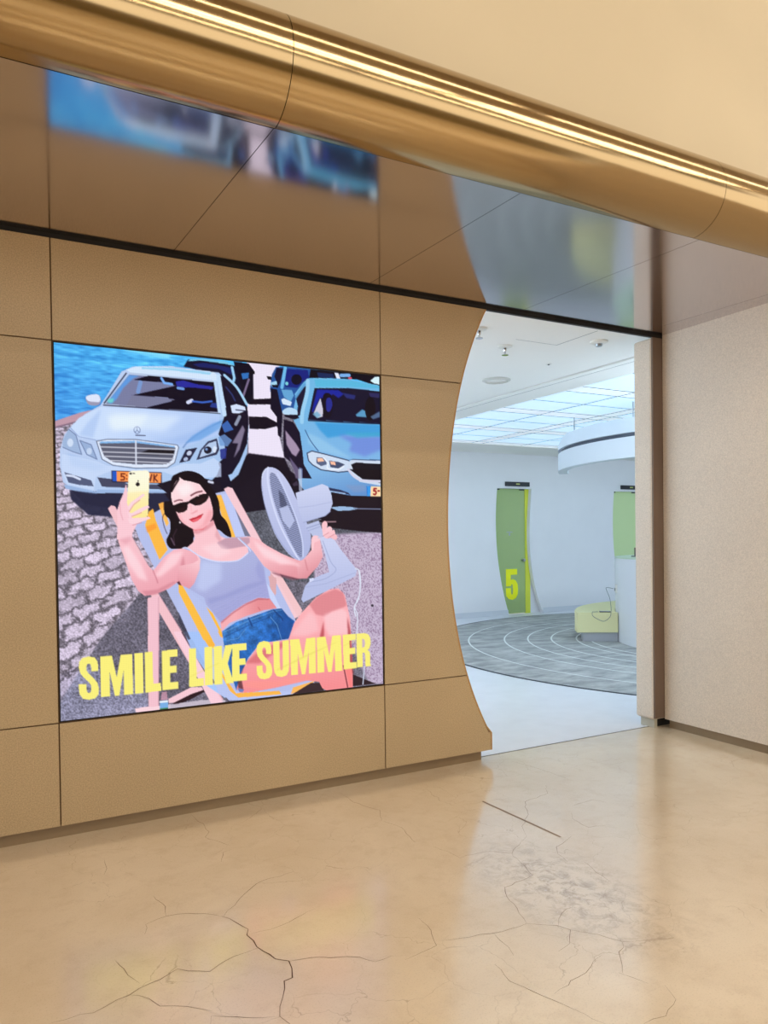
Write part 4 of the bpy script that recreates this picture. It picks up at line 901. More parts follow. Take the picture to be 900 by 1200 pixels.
    ('p', (240, 172, 178), [(493.9, 963.5), (508.9, 916.5), (533.2, 878.1), (570.2, 834.9), (663.5, 830), (683.3, 780.6), (710.8, 749.4), (758.3, 706.1), (806.4, 683.3), (838.8, 681.1), (861.3, 703.6), (878.3, 776.8), (882.4, 835), (884.8, 900.5), (885, 998.5), (793.5, 1000), (776.1, 989.6), (766.1, 968.7), (723, 961), (623.5, 972), (542.4, 978), (506.5, 975.5)], {'g': ((236, 140, 144), 695.0, 772.9, 691.6, 989.4)}),
    ('p', (200, 112, 120), [(735.8, 726.6), (769.6, 700.7), (826.6, 683), (855.2, 694.4), (867.4, 735.8), (848.7, 745), (814.1, 753.3), (791.1, 767.2), (757.5, 759.2)], {'f': 5, 'a': 0.6}),
    ('p', (250, 206, 212), [(785.5, 761.8), (814.1, 753.3), (848.7, 745), (867.1, 756.2), (876.5, 828.5), (801.5, 828.4), (790.6, 802.4)], {'f': 10, 'a': 0.6}),
    ('p', (176, 70, 80), [(770.4, 828.8), (784.1, 781.9), (785.7, 827.3), (778.7, 841.9)], {'f': 4, 'a': 0.8}),
    ('p', (250, 196, 202), [(668.7, 819.1), (735.4, 749), (757.4, 765.2), (767.9, 811), (723.2, 822.9)], {'f': 12, 'a': 0.6}),
    ('p', (150, 50, 60), [(868.6, 771.7), (879.6, 818.5), (889.2, 963.2), (875, 931.1), (870.2, 858.9)], {'f': 4, 'a': 0.7}),
    ('p', (196, 90, 98), [(521, 890), (557.2, 864.3), (615, 839.7), (673.9, 834.3), (630.6, 860.4), (567.1, 894.1)], {'f': 8, 'a': 0.6}),
    ('p', (250, 150, 140), [(509.8, 955.9), (576.2, 972.3), (737.7, 958.9), (732.4, 943.4), (629.1, 953.2), (530.3, 943.6)], {'f': 8, 'a': 0.6}),
    ('p', (240, 130, 130), [(858.4, 938), (883.2, 934.8), (883.6, 994.8), (874.8, 998.2)], {'a': 0.9}),
    ('l', (90, 30, 40), [(852.4, 926.6), (866.8, 995.8)], {'a': 0.8}, 5),
    ('p', (60, 30, 40), [(497.2, 940.6), (519.4, 897.2), (508.2, 926.5), (515.5, 967.7), (499.6, 961)], {'f': 2, 'a': 0.7}),
    ('p', (80, 120, 190), [(496.9, 960.8), (518.2, 968), (512.7, 975), (502.1, 972.4)], {'a': 0.8}),
    ('p', (190, 196, 228), [(582.4, 356), (586.8, 325.4), (605.3, 308.5), (638.6, 316.1), (671.9, 353.9), (702.5, 413.2), (730.6, 473.3), (744.6, 515.4), (739.8, 557.5), (720.1, 584.5), (699.8, 589.3), (665.7, 566.7), (622.7, 506.7), (596.1, 432.3), (584.7, 386.6)], {'s': 1, 'g': ((170, 178, 216), 618.7, 339.8, 711.5, 578.0)}),
    ('p', (142, 150, 188), [(610.5, 329.8), (629.9, 331.8), (662.8, 390.4), (693.2, 457.6), (712.4, 520.4), (717.5, 567.6), (702.8, 577.8), (666.6, 514.8), (633.8, 442.3), (615.2, 380.9)], {'s': 1, 'a': 0.9, 't': 'grille'}),
    ('p', (60, 64, 90), [(637.7, 375.3), (654.3, 390.5), (667.9, 426.6), (656.5, 431.8), (642.5, 426.8)], {'f': 2, 'a': 0.6, 't': 'grille'}),
    ('p', (182, 190, 224), [(639.6, 432), (668, 421.4), (690.1, 468), (672.6, 494), (650.3, 468.1)], {'a': 0.9}),
    ('l', (206, 212, 240), [(605.3, 309.5), (602.9, 350.4), (617.4, 416.8), (644.3, 488.7), (688.6, 567.1), (702.7, 587.2)], {'s': 1}, 7),
    ('l', (196, 204, 236), [(635.6, 326.5), (662.9, 385.2), (696, 462.8), (715.1, 530.9), (716.1, 578.1)], {'s': 1}, 6),
    ('l', (150, 158, 196), [(583.9, 366.2), (592.4, 422.2), (621.7, 498.9), (665.8, 561.5), (699.8, 586.1)], {'s': 1, 'a': 0.8}, 3),
    ('l', (216, 222, 244), [(585.4, 340.7), (591.3, 321.2), (605.3, 309.5)], {'s': 1}, 3),
    ('p', (198, 204, 232), [(694.3, 383.6), (743.9, 368), (785.5, 354.4), (806.3, 361.4), (818, 387.8), (821.8, 414.5), (811.1, 441.3), (792.9, 454.7), (718.9, 474.3), (705, 436.7)], {'g': ((180, 188, 222), 749.8, 367.9, 760.1, 462.7)}),
    ('l', (160, 168, 206), [(705.2, 428.8), (760.7, 421.5), (820.6, 409.1)], {'a': 0.6}, 3),
    ('l', (150, 158, 196), [(718.9, 474.3), (795.9, 453), (814.2, 438.6)], {'a': 0.8}, 3),
    ('p', (182, 190, 222), [(724.6, 482.7), (771.8, 468), (792, 515.8), (756.2, 523.4)], {}),
    ('l', (140, 150, 190), [(730.3, 491.7), (774.7, 478.6)], {}, 3),
    ('l', (140, 150, 190), [(734.8, 499.6), (777.5, 486.5)], {}, 2),
    ('p', (196, 202, 232), [(774, 521), (795, 515.9), (824.9, 526.8), (848.8, 559.4), (906.6, 625.7), (900, 644.6), (853.3, 664.6), (715.1, 719.8), (708.3, 710.1), (721.7, 670.2), (739.5, 652.4), (775.2, 637.8), (806.4, 629.2), (791.1, 569)], {'g': ((178, 186, 222), 818.7, 537.5, 816.6, 676.6)}),
    ('l', (150, 160, 198), [(785.7, 531.7), (811.8, 596.2), (830.7, 623.5), (792.9, 649), (739.4, 657.7)], {'s': 1, 'a': 0.8}, 3),
    ('l', (154, 162, 200), [(721.6, 672.8), (792.7, 665), (900.2, 633.7)], {'a': 0.6}, 3),
    ('p', (206, 212, 240), [(736.7, 647.1), (751.4, 644.9), (752.4, 652.9), (738.2, 658.7)], {}),
    ('p', (240, 190, 198), [(783.6, 477.5), (793.3, 469), (801.6, 475.9), (798.9, 494.6), (786.2, 505.2), (783.4, 491.9)], {'s': 1}),
    ('p', (242, 196, 204), [(786.2, 505.2), (807.4, 486.6), (818.2, 492), (816.2, 502.7), (794.9, 518.5), (787.8, 515.8)], {'s': 1}),
    ('p', (240, 190, 198), [(791.9, 518.5), (822.3, 497.4), (828.9, 504.4), (826.3, 516.1), (803.8, 523.9)], {'s': 1}),
    ('p', (238, 184, 192), [(812.9, 518.7), (832.4, 511.9), (835.9, 524.3), (826.1, 527.9)], {'s': 1}),
    ('p', (242, 196, 204), [(746.2, 526), (753.4, 515.5), (768.2, 515.6), (775.7, 523.6), (770.9, 531.5), (756, 536.7), (752.7, 557.7), (745.7, 557.6)], {'s': 1}),
    ('l', (196, 126, 138), [(787.8, 515.8), (807.1, 505.3)], {'a': 0.8}, 2.5),
    ('l', (196, 126, 138), [(803.9, 522.3), (826.4, 510.8)], {'a': 0.8}, 2.5),
    ('p', (206, 196, 216), [(775.2, 521), (775.1, 521.8), (774.6, 522.6), (773.9, 523.2), (773.1, 523.7), (772.1, 524), (771, 524.1), (769.9, 524), (768.9, 523.7), (768.1, 523.1), (767.4, 522.5), (767, 521.8), (766.9, 520.9), (767, 520.1), (767.4, 519.3), (768.2, 518.7), (769, 518.2), (770, 517.9), (771.1, 517.8), (772.1, 517.9), (773.2, 518.2), (774, 518.8), (774.7, 519.4), (775.1, 520.1)], {}),
    ('l', (214, 220, 236), [(900.4, 621.2), (912.8, 625.9), (918.7, 653.4), (914.8, 702.4), (900.6, 731.7), (894.1, 750.5), (900, 772.6)], {'s': 1}, 5),
    ('l', (212, 218, 234), [(912, 624.7), (917.2, 671.2), (910.6, 717.4), (895.5, 742.4), (905.7, 768.7), (903, 830.4)], {'s': 1}, 4.5),
    ('l', (200, 206, 226), [(929.4, 935.9), (922.6, 992.3)], {}, 4.5),
    ('p', (30, 26, 34), [(966.6, 741.9), (966.4, 743), (965.8, 744), (964.9, 744.8), (963.8, 745.4), (962.4, 745.7), (961.1, 745.8), (959.7, 745.6), (958.4, 745.1), (957.2, 744.4), (956.4, 743.5), (955.9, 742.4), (955.7, 741.3), (955.9, 740.3), (956.4, 739.3), (957.3, 738.5), (958.5, 737.9), (959.8, 737.5), (961.2, 737.5), (962.6, 737.7), (963.9, 738.2), (965, 738.9), (965.9, 739.8), (966.4, 740.8)], {'a': 0.8}),
    ('p', (60, 120, 70), [(265.5, 992.3), (289.7, 992.7), (289.6, 1003.3), (265.3, 1003.4)], {}),
    ('p', (120, 170, 220), [(267.2, 973.3), (288.6, 973.3), (290.2, 995.2), (265.4, 994.7)], {}),
    ('p', (200, 150, 170), [(272.5, 949.9), (286.1, 948.9), (288.6, 973.3), (268.2, 972)], {'a': 0.8}),
    ('l', (240, 240, 245), [(267.2, 976.7), (287.6, 977)], {}, 6),
    ('p', (240, 230, 124), [(99.8, 874.5), (81.8, 873.5), (81.9, 862.3), (79.8, 854.3), (75.7, 851.8), (71.4, 853.9), (69.3, 861.6), (70.3, 870.6), (74.4, 877.6), (89.1, 894.1), (97.6, 906), (101.3, 922), (99.7, 937.7), (91.1, 947.2), (75.1, 949.4), (59.2, 944.9), (50.9, 932), (48.9, 914), (49.1, 905.1), (69, 906.3), (68.9, 919.8), (70.9, 928.9), (75.2, 931.4), (79.4, 929.5), (81.6, 920.7), (80.6, 910.5), (75.3, 902.3), (61.8, 888), (53.5, 876.3), (50, 860.5), (51.7, 845), (60.1, 835.4), (75.7, 832.8), (91.4, 836.9), (98.8, 848.5), (100.4, 863.3)], {}),
    ('p', (240, 230, 124), [(106.5, 835.7), (136.8, 835.6), (148.9, 896.4), (160.6, 835.4), (191.7, 835.2), (192.6, 946.7), (168.1, 946.5), (167.7, 877.6), (155.1, 946.3), (143, 946.3), (130.1, 877.6), (130.1, 946.1), (106.4, 945.9)], {}),
    ('p', (240, 230, 124), [(198.3, 834.8), (220.8, 834.8), (220.8, 946.8), (198.2, 946.4)], {}),
    ('p', (240, 230, 124), [(225.6, 834.2), (247.7, 833.5), (248.6, 923.4), (270.1, 922.8), (270.6, 945.4), (225.6, 946.4)], {}),
    ('p', (240, 230, 124), [(274.5, 833.3), (318.5, 832.9), (318.7, 853), (296.4, 853.2), (296.4, 877.7), (315.3, 877.6), (315.5, 897.7), (296.4, 897.8), (296.4, 924.5), (319.3, 924.5), (319.5, 944.6), (273.5, 944.7)], {}),
    ('p', (240, 230, 124), [(352.3, 833.6), (372.7, 833.7), (373.9, 921.3), (394.7, 921.5), (395.4, 943.5), (351.4, 943)], {}),
    ('p', (240, 230, 124), [(397.8, 833.2), (421.4, 833), (421.6, 944.1), (398, 943.7)], {}),
    ('p', (240, 230, 124), [(425.5, 833.4), (451.3, 832.6), (451.2, 875.1), (461.1, 832.4), (485.4, 831.7), (467.7, 885.9), (485.8, 944.2), (461.8, 944.3), (452.8, 901.9), (451.1, 906.4), (451, 944.4), (425.8, 944.6)], {}),
    ('p', (240, 230, 124), [(482, 830.7), (526.9, 831), (527, 850.7), (504.3, 850.5), (504.3, 874.6), (523.4, 874.7), (523.5, 894.5), (504.2, 894.3), (504.2, 920.6), (527.2, 920.8), (527.3, 940.5), (481.3, 940.1)], {}),
    ('p', (240, 230, 124), [(606.5, 868.7), (589.3, 868.3), (589.2, 857.2), (587.1, 849.4), (583.2, 847.2), (579.1, 849.3), (577.2, 857), (578.2, 865.9), (582.2, 872.6), (596.5, 888.5), (604.9, 899.8), (608.7, 915.5), (607.4, 931.1), (599.1, 940.8), (583.5, 943.6), (568, 939.7), (559.8, 927.2), (557.9, 909.5), (558, 900.7), (577.3, 901.3), (577.3, 914.6), (579.3, 923.5), (583.4, 925.9), (587.6, 923.8), (589.6, 914.9), (588.5, 904.9), (583.3, 897), (570.1, 883.4), (562.1, 872.2), (558.7, 856.7), (560.3, 841.3), (568.2, 831.5), (583.1, 828.4), (598.1, 831.9), (605.2, 843), (606.9, 857.5)], {}),
    ('p', (240, 230, 124), [(612.5, 833.2), (633.1, 832.7), (634, 910.6), (635.6, 919.3), (639.2, 922.6), (642.7, 919.3), (644.2, 910.6), (643.5, 832.4), (664.4, 831.8), (664.8, 908.5), (662.8, 926), (655.7, 938), (639.4, 942.1), (623.1, 937.6), (615.9, 925.6), (613.6, 908.4)], {}),
    ('p', (240, 230, 124), [(669, 831.1), (699.6, 830.7), (712.3, 890.8), (723.7, 830.4), (755, 829.9), (755.7, 940.4), (731.6, 940.2), (731, 872.1), (718.8, 940.1), (706.9, 940.1), (693.3, 872.3), (694.2, 940), (670.7, 939.8)], {}),
    ('p', (240, 230, 124), [(759.7, 830.3), (789.8, 829.7), (803, 890.9), (813.4, 829.2), (844.1, 828.7), (848.5, 941.4), (823.5, 941.3), (821.5, 871.7), (810.2, 941.2), (797.9, 941.1), (783.7, 872), (784.8, 941), (760.4, 940.8)], {}),
    ('p', (240, 230, 124), [(851.4, 829.2), (898.5, 828.1), (898.9, 848), (875.3, 848.5), (875.7, 872.6), (895.6, 872.3), (896, 892.2), (876.1, 892.4), (876.6, 918.8), (900.2, 918.6), (900.6, 938.6), (853.5, 938.6)], {}),
    ('p', (240, 230, 124), [(901, 828.3), (933.8, 829.2), (945.6, 833.8), (952.5, 846.8), (952.9, 866.1), (948.7, 878.8), (941.3, 884.1), (948.6, 889.6), (951.3, 900.3), (951.2, 928.1), (953.8, 936.7), (934, 936.6), (932.4, 928), (932.3, 900.1), (929.7, 891.4), (922.4, 891.3), (922.6, 936.6), (901.9, 936.5)], {}),
    ('p', (200, 176, 190), [(922.2, 846.1), (929.6, 848.4), (932.8, 859.2), (930.7, 872.1), (922.3, 875.2)], {}),
    ('p', (214, 200, 96), [(823, 851.4), (835.2, 849.6), (733, 884.4), (623.4, 921.9), (623.5, 916.8), (727.2, 879.7)], {'f': 3, 'a': 0.35}),
    ('p', (214, 200, 96), [(897, 848.7), (853.4, 861.8), (853.3, 865), (896.9, 853.1)], {'f': 3, 'a': 0.35}),
    ('p', (220, 208, 100), [(440.3, 880.3), (352.9, 912.8), (352.9, 916.7), (440.2, 885.2)], {'f': 3, 'a': 0.35}),
]

def catmull(P,closed):
    P=np.array(P,float);n=len(P)
    if n<3: return P
    out=[]
    for i in range(n if closed else n-1):
        if closed: a,b,c,d=P[(i-1)%n],P[i],P[(i+1)%n],P[(i+2)%n]
        else: a,b,c,d=P[max(i-1,0)],P[i],P[i+1],P[min(i+2,n-1)]
        for t in (0,.25,.5,.75): out.append(.5*((2*b)+(c-a)*t+(2*a-5*b+4*c-d)*t*t+(3*b-a-3*c+d)*t**3))
    if not closed: out.append(P[-1])
    return np.array(out)
def vnoise(h,w,fx,fy,rng):
    g=rng.random((int(fy)+2,int(fx)+2)); y=np.linspace(0,fy,h,endpoint=False);x=np.linspace(0,fx,w,endpoint=False)
    yi=y.astype(int);xi=x.astype(int);ty=(y-yi)[:,None];tx=(x-xi)[None]
    ty=ty*ty*(3-2*ty);tx=tx*tx*(3-2*tx)
    return (g[yi][:,xi]*(1-tx)+g[yi][:,xi+1]*tx)*(1-ty)+(g[yi+1][:,xi]*(1-tx)+g[yi+1][:,xi+1]*tx)*ty
def blur(m,r):
    r=int(round(r))
    if r<1: return m
    for ax in (0,1):
        for _ in range(2):
            k=2*r+1;c=np.cumsum(np.pad(m,[(r+1,r) if a==ax else (0,0) for a in (0,1)],mode='edge'),axis=ax)
            m=(np.take(c,range(k,c.shape[ax]),axis=ax)-np.take(c,range(0,c.shape[ax]-k),axis=ax))/k
    return m
def raster(OPS,NX,NY,SS=2):
    W,H=NX*SS,NY*SS; rng=np.random.default_rng(4)
    img=np.zeros((H,W,3))
    fine=vnoise(H,W,W/2.6,H/2.6,rng);mid=vnoise(H,W,70,70,rng);big=vnoise(H,W,18,18,rng)
    rip=.5*vnoise(H,W,34,190,rng)+.5*vnoise(H,W,70,330,rng)
    yy,xx=np.mgrid[0:H,0:W]; X=(xx+.5)/W*1000;Yc=(yy+.5)/H*1000
    # cobble field: perspective rows of setts
    dep=(Yc-150)/850; row=17*np.log(np.maximum(dep,.03)*6+.6)+X*.010+.45*(mid-.5)
    ri=np.floor(row); u=(X+120)/(28+90*np.maximum(dep,0))+ri*.47+.3*(mid-.5); ci=np.floor(u)
    fr,fu=row-ri,u-ci; edge=np.minimum(np.minimum(fr,1-fr)*1.1,np.minimum(fu,1-fu)*1.6)
    rv=np.sin(ri*12.9898+ci*78.233)*43758.5453; rv=rv-np.floor(rv)
    cob=np.clip((edge-.03+.16*(fine-.5))/.2,0,1)*(.78+.36*rv); cob=.58+.5*cob
    for op in OPS:
        kind,col,pts,o=op[:4]
        if o.get('s'): pts=catmull(pts,kind=='p')
        P=np.array(pts,float)*[W/1000,H/1000]
        fe=o.get('f',0)*W/1000*.9; wd=op[4]*W/1000*.8 if kind=='l' else 0
        pad=int(fe*2+wd+3)
        x0,x1=int(max(0,P[:,0].min()-pad)),int(min(W,P[:,0].max()+pad));y0,y1=int(max(0,P[:,1].min()-pad)),int(min(H,P[:,1].max()+pad))
        if x1<=x0 or y1<=y0: continue
        if kind=='p':
            m=np.zeros((y1-y0,x1-x0))
            cy=np.arange(y0,y1)+.5; cxx=np.arange(x0,x1)+.5
            A,B=P,np.roll(P,-1,0)
            inside=np.zeros(m.shape,bool)
            for (ax,ay),(bx,by) in zip(A,B):
                if ay==by: continue
                rows=np.nonzero((cy>=min(ay,by))&(cy<max(ay,by)))[0]
                if len(rows)==0: continue
                xc=ax+(cy[rows]-ay)*(bx-ax)/(by-ay)
                inside[rows]^=cxx[None,:]<xc[:,None]
            m=inside.astype(float)
        else:
            gx,gy=np.meshgrid(np.arange(x0,x1)+.5,np.arange(y0,y1)+.5); d=np.full(gx.shape,1e9)
            for a,b in zip(P[:-1],P[1:]):
                v=b-a;l=v@v+1e-9;t=np.clip(((gx-a[0])*v[0]+(gy-a[1])*v[1])/l,0,1)
                d=np.minimum(d,np.hypot(gx-a[0]-t*v[0],gy-a[1]-t*v[1]))
            m=np.clip(wd/2+.5-d,0,1)
        if fe: m=blur(m,fe/2)
        m=m*o.get('a',1)
        c=np.array(col,float)/255; sl=(slice(y0,y1),slice(x0,x1))
        fill=np.broadcast_to(c,m.shape+(3,)).copy()
        if 'g' in o:
            c2,ax,ay,bx,by=o['g'];c2=np.array(c2)/255
            v=np.array([bx-ax,by-ay]);t=np.clip(((X[sl]-ax)*v[0]+(Yc[sl]-ay)*v[1])/(v@v+1e-9),0,1)[...,None]
            fill=fill*(1-t)+c2*t
        t=o.get('t')
        if t=='water': fill*=(.72+.5*rip[sl])[...,None]**np.array([1.6,1,.5])
        elif t=='cobble': fill*=(cob[sl]*(.8+.35*fine[sl]))[...,None]
        elif t in('asphalt','asphalt2'): fill*=(.62+.6*fine[sl]+.25*(big[sl]-.5))[...,None]
        elif t=='speck': fill*=np.where(fine[sl]>.6,.82,1.04)[...,None]*np.where(fine[sl][...,None]>.6,[1,.93,1],[1,1,1])
        elif t=='denim': fill*=(.75+.5*fine[sl]*.5+.4*(mid[sl]-.5)+.1)[...,None]
        elif t=='knit': fill*=(.965+.05*np.sin(Yc[sl]*1.25+X[sl]*.35))[...,None]
        elif t=='grille': fill*=(.86+.24*np.sign(np.sin((Yc[sl]*.94-X[sl]*.34)*1.15)))[...,None]
        img[sl]=img[sl]*(1-m[...,None])+fill*m[...,None]
    img=np.clip(img,0,1)
    return img.reshape(NY,SS,NX,SS,3).mean((1,3))



def build_screen():
    root = empty('video_screen', (SX1 / 2, 0.01, Z_SB))
    tag(root, 'large square LED video screen showing a summer photo advert on the panelled wall', 'screen')
    x0, x1, z0, z1 = J, SX1 - J, Z_SB + J, Z_ST - J
    child(box('housing', x0, x1, 0.0061, 0.0082, z0, z1, M_BLACK), root)
    b = .0055
    bm = bmesh.new()
    for q in ((x0, x0 + b, z0, z1), (x1 - b, x1, z0, z1), (x0 + b, x1 - b, z0, z0 + b), (x0 + b, x1 - b, z1 - b, z1)):
        add_box(bm, q[0], q[1], 0.0005, 0.0059, q[2], q[3])
    child(from_bm('bezel', bm, M_BLACK), root)
    NX, NY = 480, 496
    img = raster(ART, NX, NY)
    grey = img.mean(2, keepdims=True)                      # the panel's punchy picture mode
    img = np.clip(((grey + (img - grey) * 1.02) - .5) * 1.08 + .515, 0, 1)
    img[:, ::2] *= .965                                     # diode rows and columns
    img[::2] *= .965
    lin = np.where(img <= .04045, img / 12.92, ((img + .055) / 1.055) ** 2.4)
    mg = .007
    xs = np.linspace(mg, SX1 - mg, NX)
    zz = np.linspace(Z_ST - mg, Z_SB + mg, NY)
    XX, ZZ = np.meshgrid(xs, zz)
    co = np.stack([XX, np.full_like(XX, .004), ZZ], -1).reshape(-1, 3)
    idx = np.arange(NX * NY).reshape(NY, NX)
    quads = np.stack([idx[:-1, :-1], idx[1:, :-1], idx[1:, 1:], idx[:-1, 1:]], -1).reshape(-1, 4)
    me = bpy.data.meshes.new('display')
    me.vertices.add(len(co))
    me.vertices.foreach_set('co', co.ravel())
    me.loops.add(quads.size)
    me.loops.foreach_set('vertex_index', quads.ravel().astype(np.int32))
    me.polygons.add(len(quads))
    me.polygons.foreach_set('loop_start', np.arange(0, quads.size, 4, dtype=np.int32))
    me.update(calc_edges=True)
    at = me.color_attributes.new('advert', 'FLOAT_COLOR', 'POINT')
    at.data.foreach_set('color', np.concatenate([lin.reshape(-1, 3), np.ones((NX * NY, 1))], 1).ravel().astype(np.float32))
    m = bpy.data.materials.new('led_display')
    m.use_nodes = True
    nt = m.node_tree
    p = nt.nodes['Principled BSDF']
    p.inputs['Base Color'].default_value = (.01, .01, .012, 1)
    p.inputs['Roughness'].default_value = .8
    p.inputs['Specular IOR Level'].default_value = .1
    a = nt.nodes.new('ShaderNodeVertexColor')
    a.layer_name = 'advert'
    nt.links.new(a.outputs['Color'], p.inputs['Emission Color'])
    p.inputs['Emission Strength'].default_value = SCREEN_LEVEL
    o = link('display', me, m)
    child(o, root)
    o['label'] = 'advert: woman in a deck chair with phone and fan, cars behind, SMILE LIKE SUMMER'


build_screen()

# ------------------------------------------------------------------ inner room shell
struct(box('floor_inner', 1.0, 14, Y_TH, 9.4, -0.12, 0.0, M_INFLOOR), 'pale grey smooth floor inside the doorway')
LUX0, LUX1, LUY0, LUY1 = 5.40, 13.2, 0.62, 6.45
bm = bmesh.new()
add_box(bm, 1.0, 4.87, 0.031, Y_B + .3, HC, HC + .12)
add_box(bm, 4.93, LUX0, 0.17, Y_B + .3, HC, HC + .12)
add_box(bm, LUX0, 14, LUY1, Y_B + .3, HC, HC + .12)
add_box(bm, LUX0, 14, 0.17, LUY0, HC, HC + .12)
add_box(bm, LUX1, 14, LUY0, LUY1, HC, HC + .12)
ceiling_inner = struct(from_bm('ceiling_inner', bm, M_INCEIL), 'white plaster ceiling of the room beyond the doorway')
box('groove', 4.86, 4.94, 0.17, Y_B, HC + .03, HC + .1, M_GROOVE, ceiling_inner)
box('seam', 5.02, 5.026, 0.17, LUY1, HC - .0006, HC + .01, M_GROOVE, ceiling_inner)
for q in ((3.538, 3.97, .778, .782), (3.966, 3.972, .3, .78)):
    box('hatch_seam', q[0], q[1], q[2], q[3], HC - .0006, HC + .01, M_GROOVE, ceiling_inner)
struct(box('wall_inner_left', 1.0, 1.15, 0.17, Y_B + .3, 0, HC, M_INWALL))
struct(box('wall_inner_right', 13.8, 14.0, 0.1, Y_B + .3, 0, HC, M_INWALL))
struct(box('wall_inner_front', 4.53, 13.8, 0.06, 0.2, 0, HC, M_INWALL))
struct(box('wall_lintel', 1.15, 4.53, 0.031, 0.17, HC + .121, HC + .3, M_INCEIL))

# far wall with the two curved door openings
DL = np.poly1d(np.polyfit([2.44, 2.0, 1.7, 1.18, .51, 0], [8.365, 8.345, 8.325, 8.352, 8.486, 8.625], 3))
DR = np.poly1d(np.polyfit([2.47, 1.665, 1.16, .48, 0], [9.205, 9.147, 9.163, 9.283, 9.472], 3))
Z_D = 2.455
SHIFT = 3.05
bm = bmesh.new()
zl = np.linspace(0, Z_D, 26)
T0, T1 = Y_B, Y_B + .085
prism_xz(bm, [(1.0, 0)] + [(float(DL(z)), float(z)) for z in zl] + [(1.0, Z_D)], T0, T1)
prism_xz(bm, [(float(DR(z)), float(z)) for z in reversed(zl)] + [(float(DL(z)) + SHIFT, float(z)) for z in zl], T0, T1)
prism_xz(bm, [(float(DR(z)) + SHIFT, float(z)) for z in reversed(zl)] + [(14, 0), (14, Z_D)], T0, T1)
add_box(bm, 1.0, 14, T0, T1, Z_D, HC)
wall_back = struct(from_bm('wall_back', bm, M_INWALL), 'white wall with curved green doors at the far end')
bm = bmesh.new()
add_box(bm, 1.15, 8.60, T0 - .012, T0 - .001, 0, .10)
add_box(bm, 9.475, 11.66, T0 - .012, T0 - .001, 0, .10)
add_box(bm, 12.53, 13.8, T0 - .012, T0 - .001, 0, .10)
struct(from_bm('baseboard_back', bm, mat('skirting_grey', (218, 220, 226), rough=.5)), 'pale grey skirting along the far white wall')

FIVE = [(4, 0), (94, 0), (94, 19), (42, 19), (42, 36), (60, 33), (82, 38), (97, 50), (100, 66), (97, 84), (82, 96), (55, 101), (25, 98),
        (5, 88), (2, 72), (2, 62), (42, 62), (42, 74), (46, 83), (52, 84), (58, 80), (60, 66), (57, 52), (50, 49), (44, 52), (42, 56), (4, 56)]


def make_door(name, dx, glass, label, number):
    root = struct(empty(name, (8.9 + dx, Y_B + .2, 0)), label)
    yg = Y_B + .10
    child(box('glass', 8.2 + dx, 9.108 + dx, yg, yg + .012, .01, 2.52, glass), root)
    child(box('yellow_edge', 9.110 + dx, 9.225 + dx, yg - .012, yg + .03, .0, 2.52, M_YELLOW), root)
    child(box('side_panel', 9.227 + dx, 9.75 + dx, yg, yg + .03, .0, 2.52, M_INWALL), root)
    child(box('back_wall', 7.9 + dx, 9.9 + dx, yg + .9, yg + .95, .0, 2.6, M_INWALL), root)
    child(box('head', 8.0 + dx, 9.75 + dx, yg - .014, yg + .05, 2.521, 2.62, M_INWALL), root)
    child(box('hinge', 8.43 + dx, 8.49 + dx, yg - .016, yg - .001, 2.43, 2.452, M_DARK), root)
    child(box('hinge', 8.98 + dx, 9.09 + dx, yg - .016, yg - .001, 2.43, 2.452, M_DARK), root)
    h = child(lathe('handle', [(0, .0), (.016, .0), (.016, .05), (.030, .052), (.034, .065), (.030, .085), (0, .09)], 0, 0, M_STEEL, seg=16, closed_profile=False), root)
    h.matrix_parent_inverse = Matrix.Identity(4)
    h.rotation_euler = (math.pi / 2, 0, 0)
    h.location = (9.03 + dx - (8.9 + dx), yg - (Y_B + .2), 1.055)
    if number:
        child(box('notice', 8.66 + dx, 8.80 + dx, yg - .002, yg - .0005, 1.60, 1.615, M_STEEL), root)
        child(box('notice', 8.715 + dx, 8.745 + dx, yg - .002, yg - .0005, 1.54, 1.59, M_STEEL), root)
        bm = bmesh.new()
        X0, X1, Za, Zb = 8.622, 8.925, .885, .285
        prism_xz(bm, [(X0 + (X1 - X0) * x / 100, Za + (Zb - Za) * y / 100) for x, y in FIVE], yg - .004, yg - .0005)
        child(from_bm('number_five', bm, M_NUMBER), root)
    return root


make_door('door_1', 0, M_GLASS5, 'curved green glass door with a yellow number 5', True)
make_door('door_2', SHIFT, M_GLASS6, 'pale green glass door partly hidden by the beige pier', False)
for dx, lb in ((0, 'black bar sign above the green door with number 5'), (SHIFT, 'black bar sign above the pale green door at the right')):
    s = empty('door_sign', (8.845 + dx, Y_B, 2.50))
    child(box('plate', 8.553 + dx, 9.137 + dx, Y_B - .035, Y_B - .001, 2.497, 2.583, M_SIGN, bevel=.004), s)
    child(box('mark', 8.80 + dx, 8.89 + dx, Y_B - .0365, Y_B - .0352, 2.53, 2.552, M_SIGNTXT), s)
    tag(s, lb, 'sign', 'door signs')

# ------------------------------------------------------------------ luminous ceiling
lum = empty('luminous_ceiling', (LUX0, LUY0, HC))
tag(lum, 'large backlit ceiling of glowing pale blue panels between white bars', 'ceiling light')
XB = [(7.05, 7.28), (8.93, 9.16), (10.8, 11.03), (12.6, 12.83)]
YB = [(2.04, 2.30), (3.44, 3.70), (4.85, 5.11), (6.24, LUY1)]


def cells(lo, hi, bars):
    out, a = [], lo
    for b0, b1 in bars:
        mid = (a + b0) / 2
        out += [(a, mid), (mid, b0)]
        a = b1
    if hi - a > .05:
        out.append((a, hi))
    return out


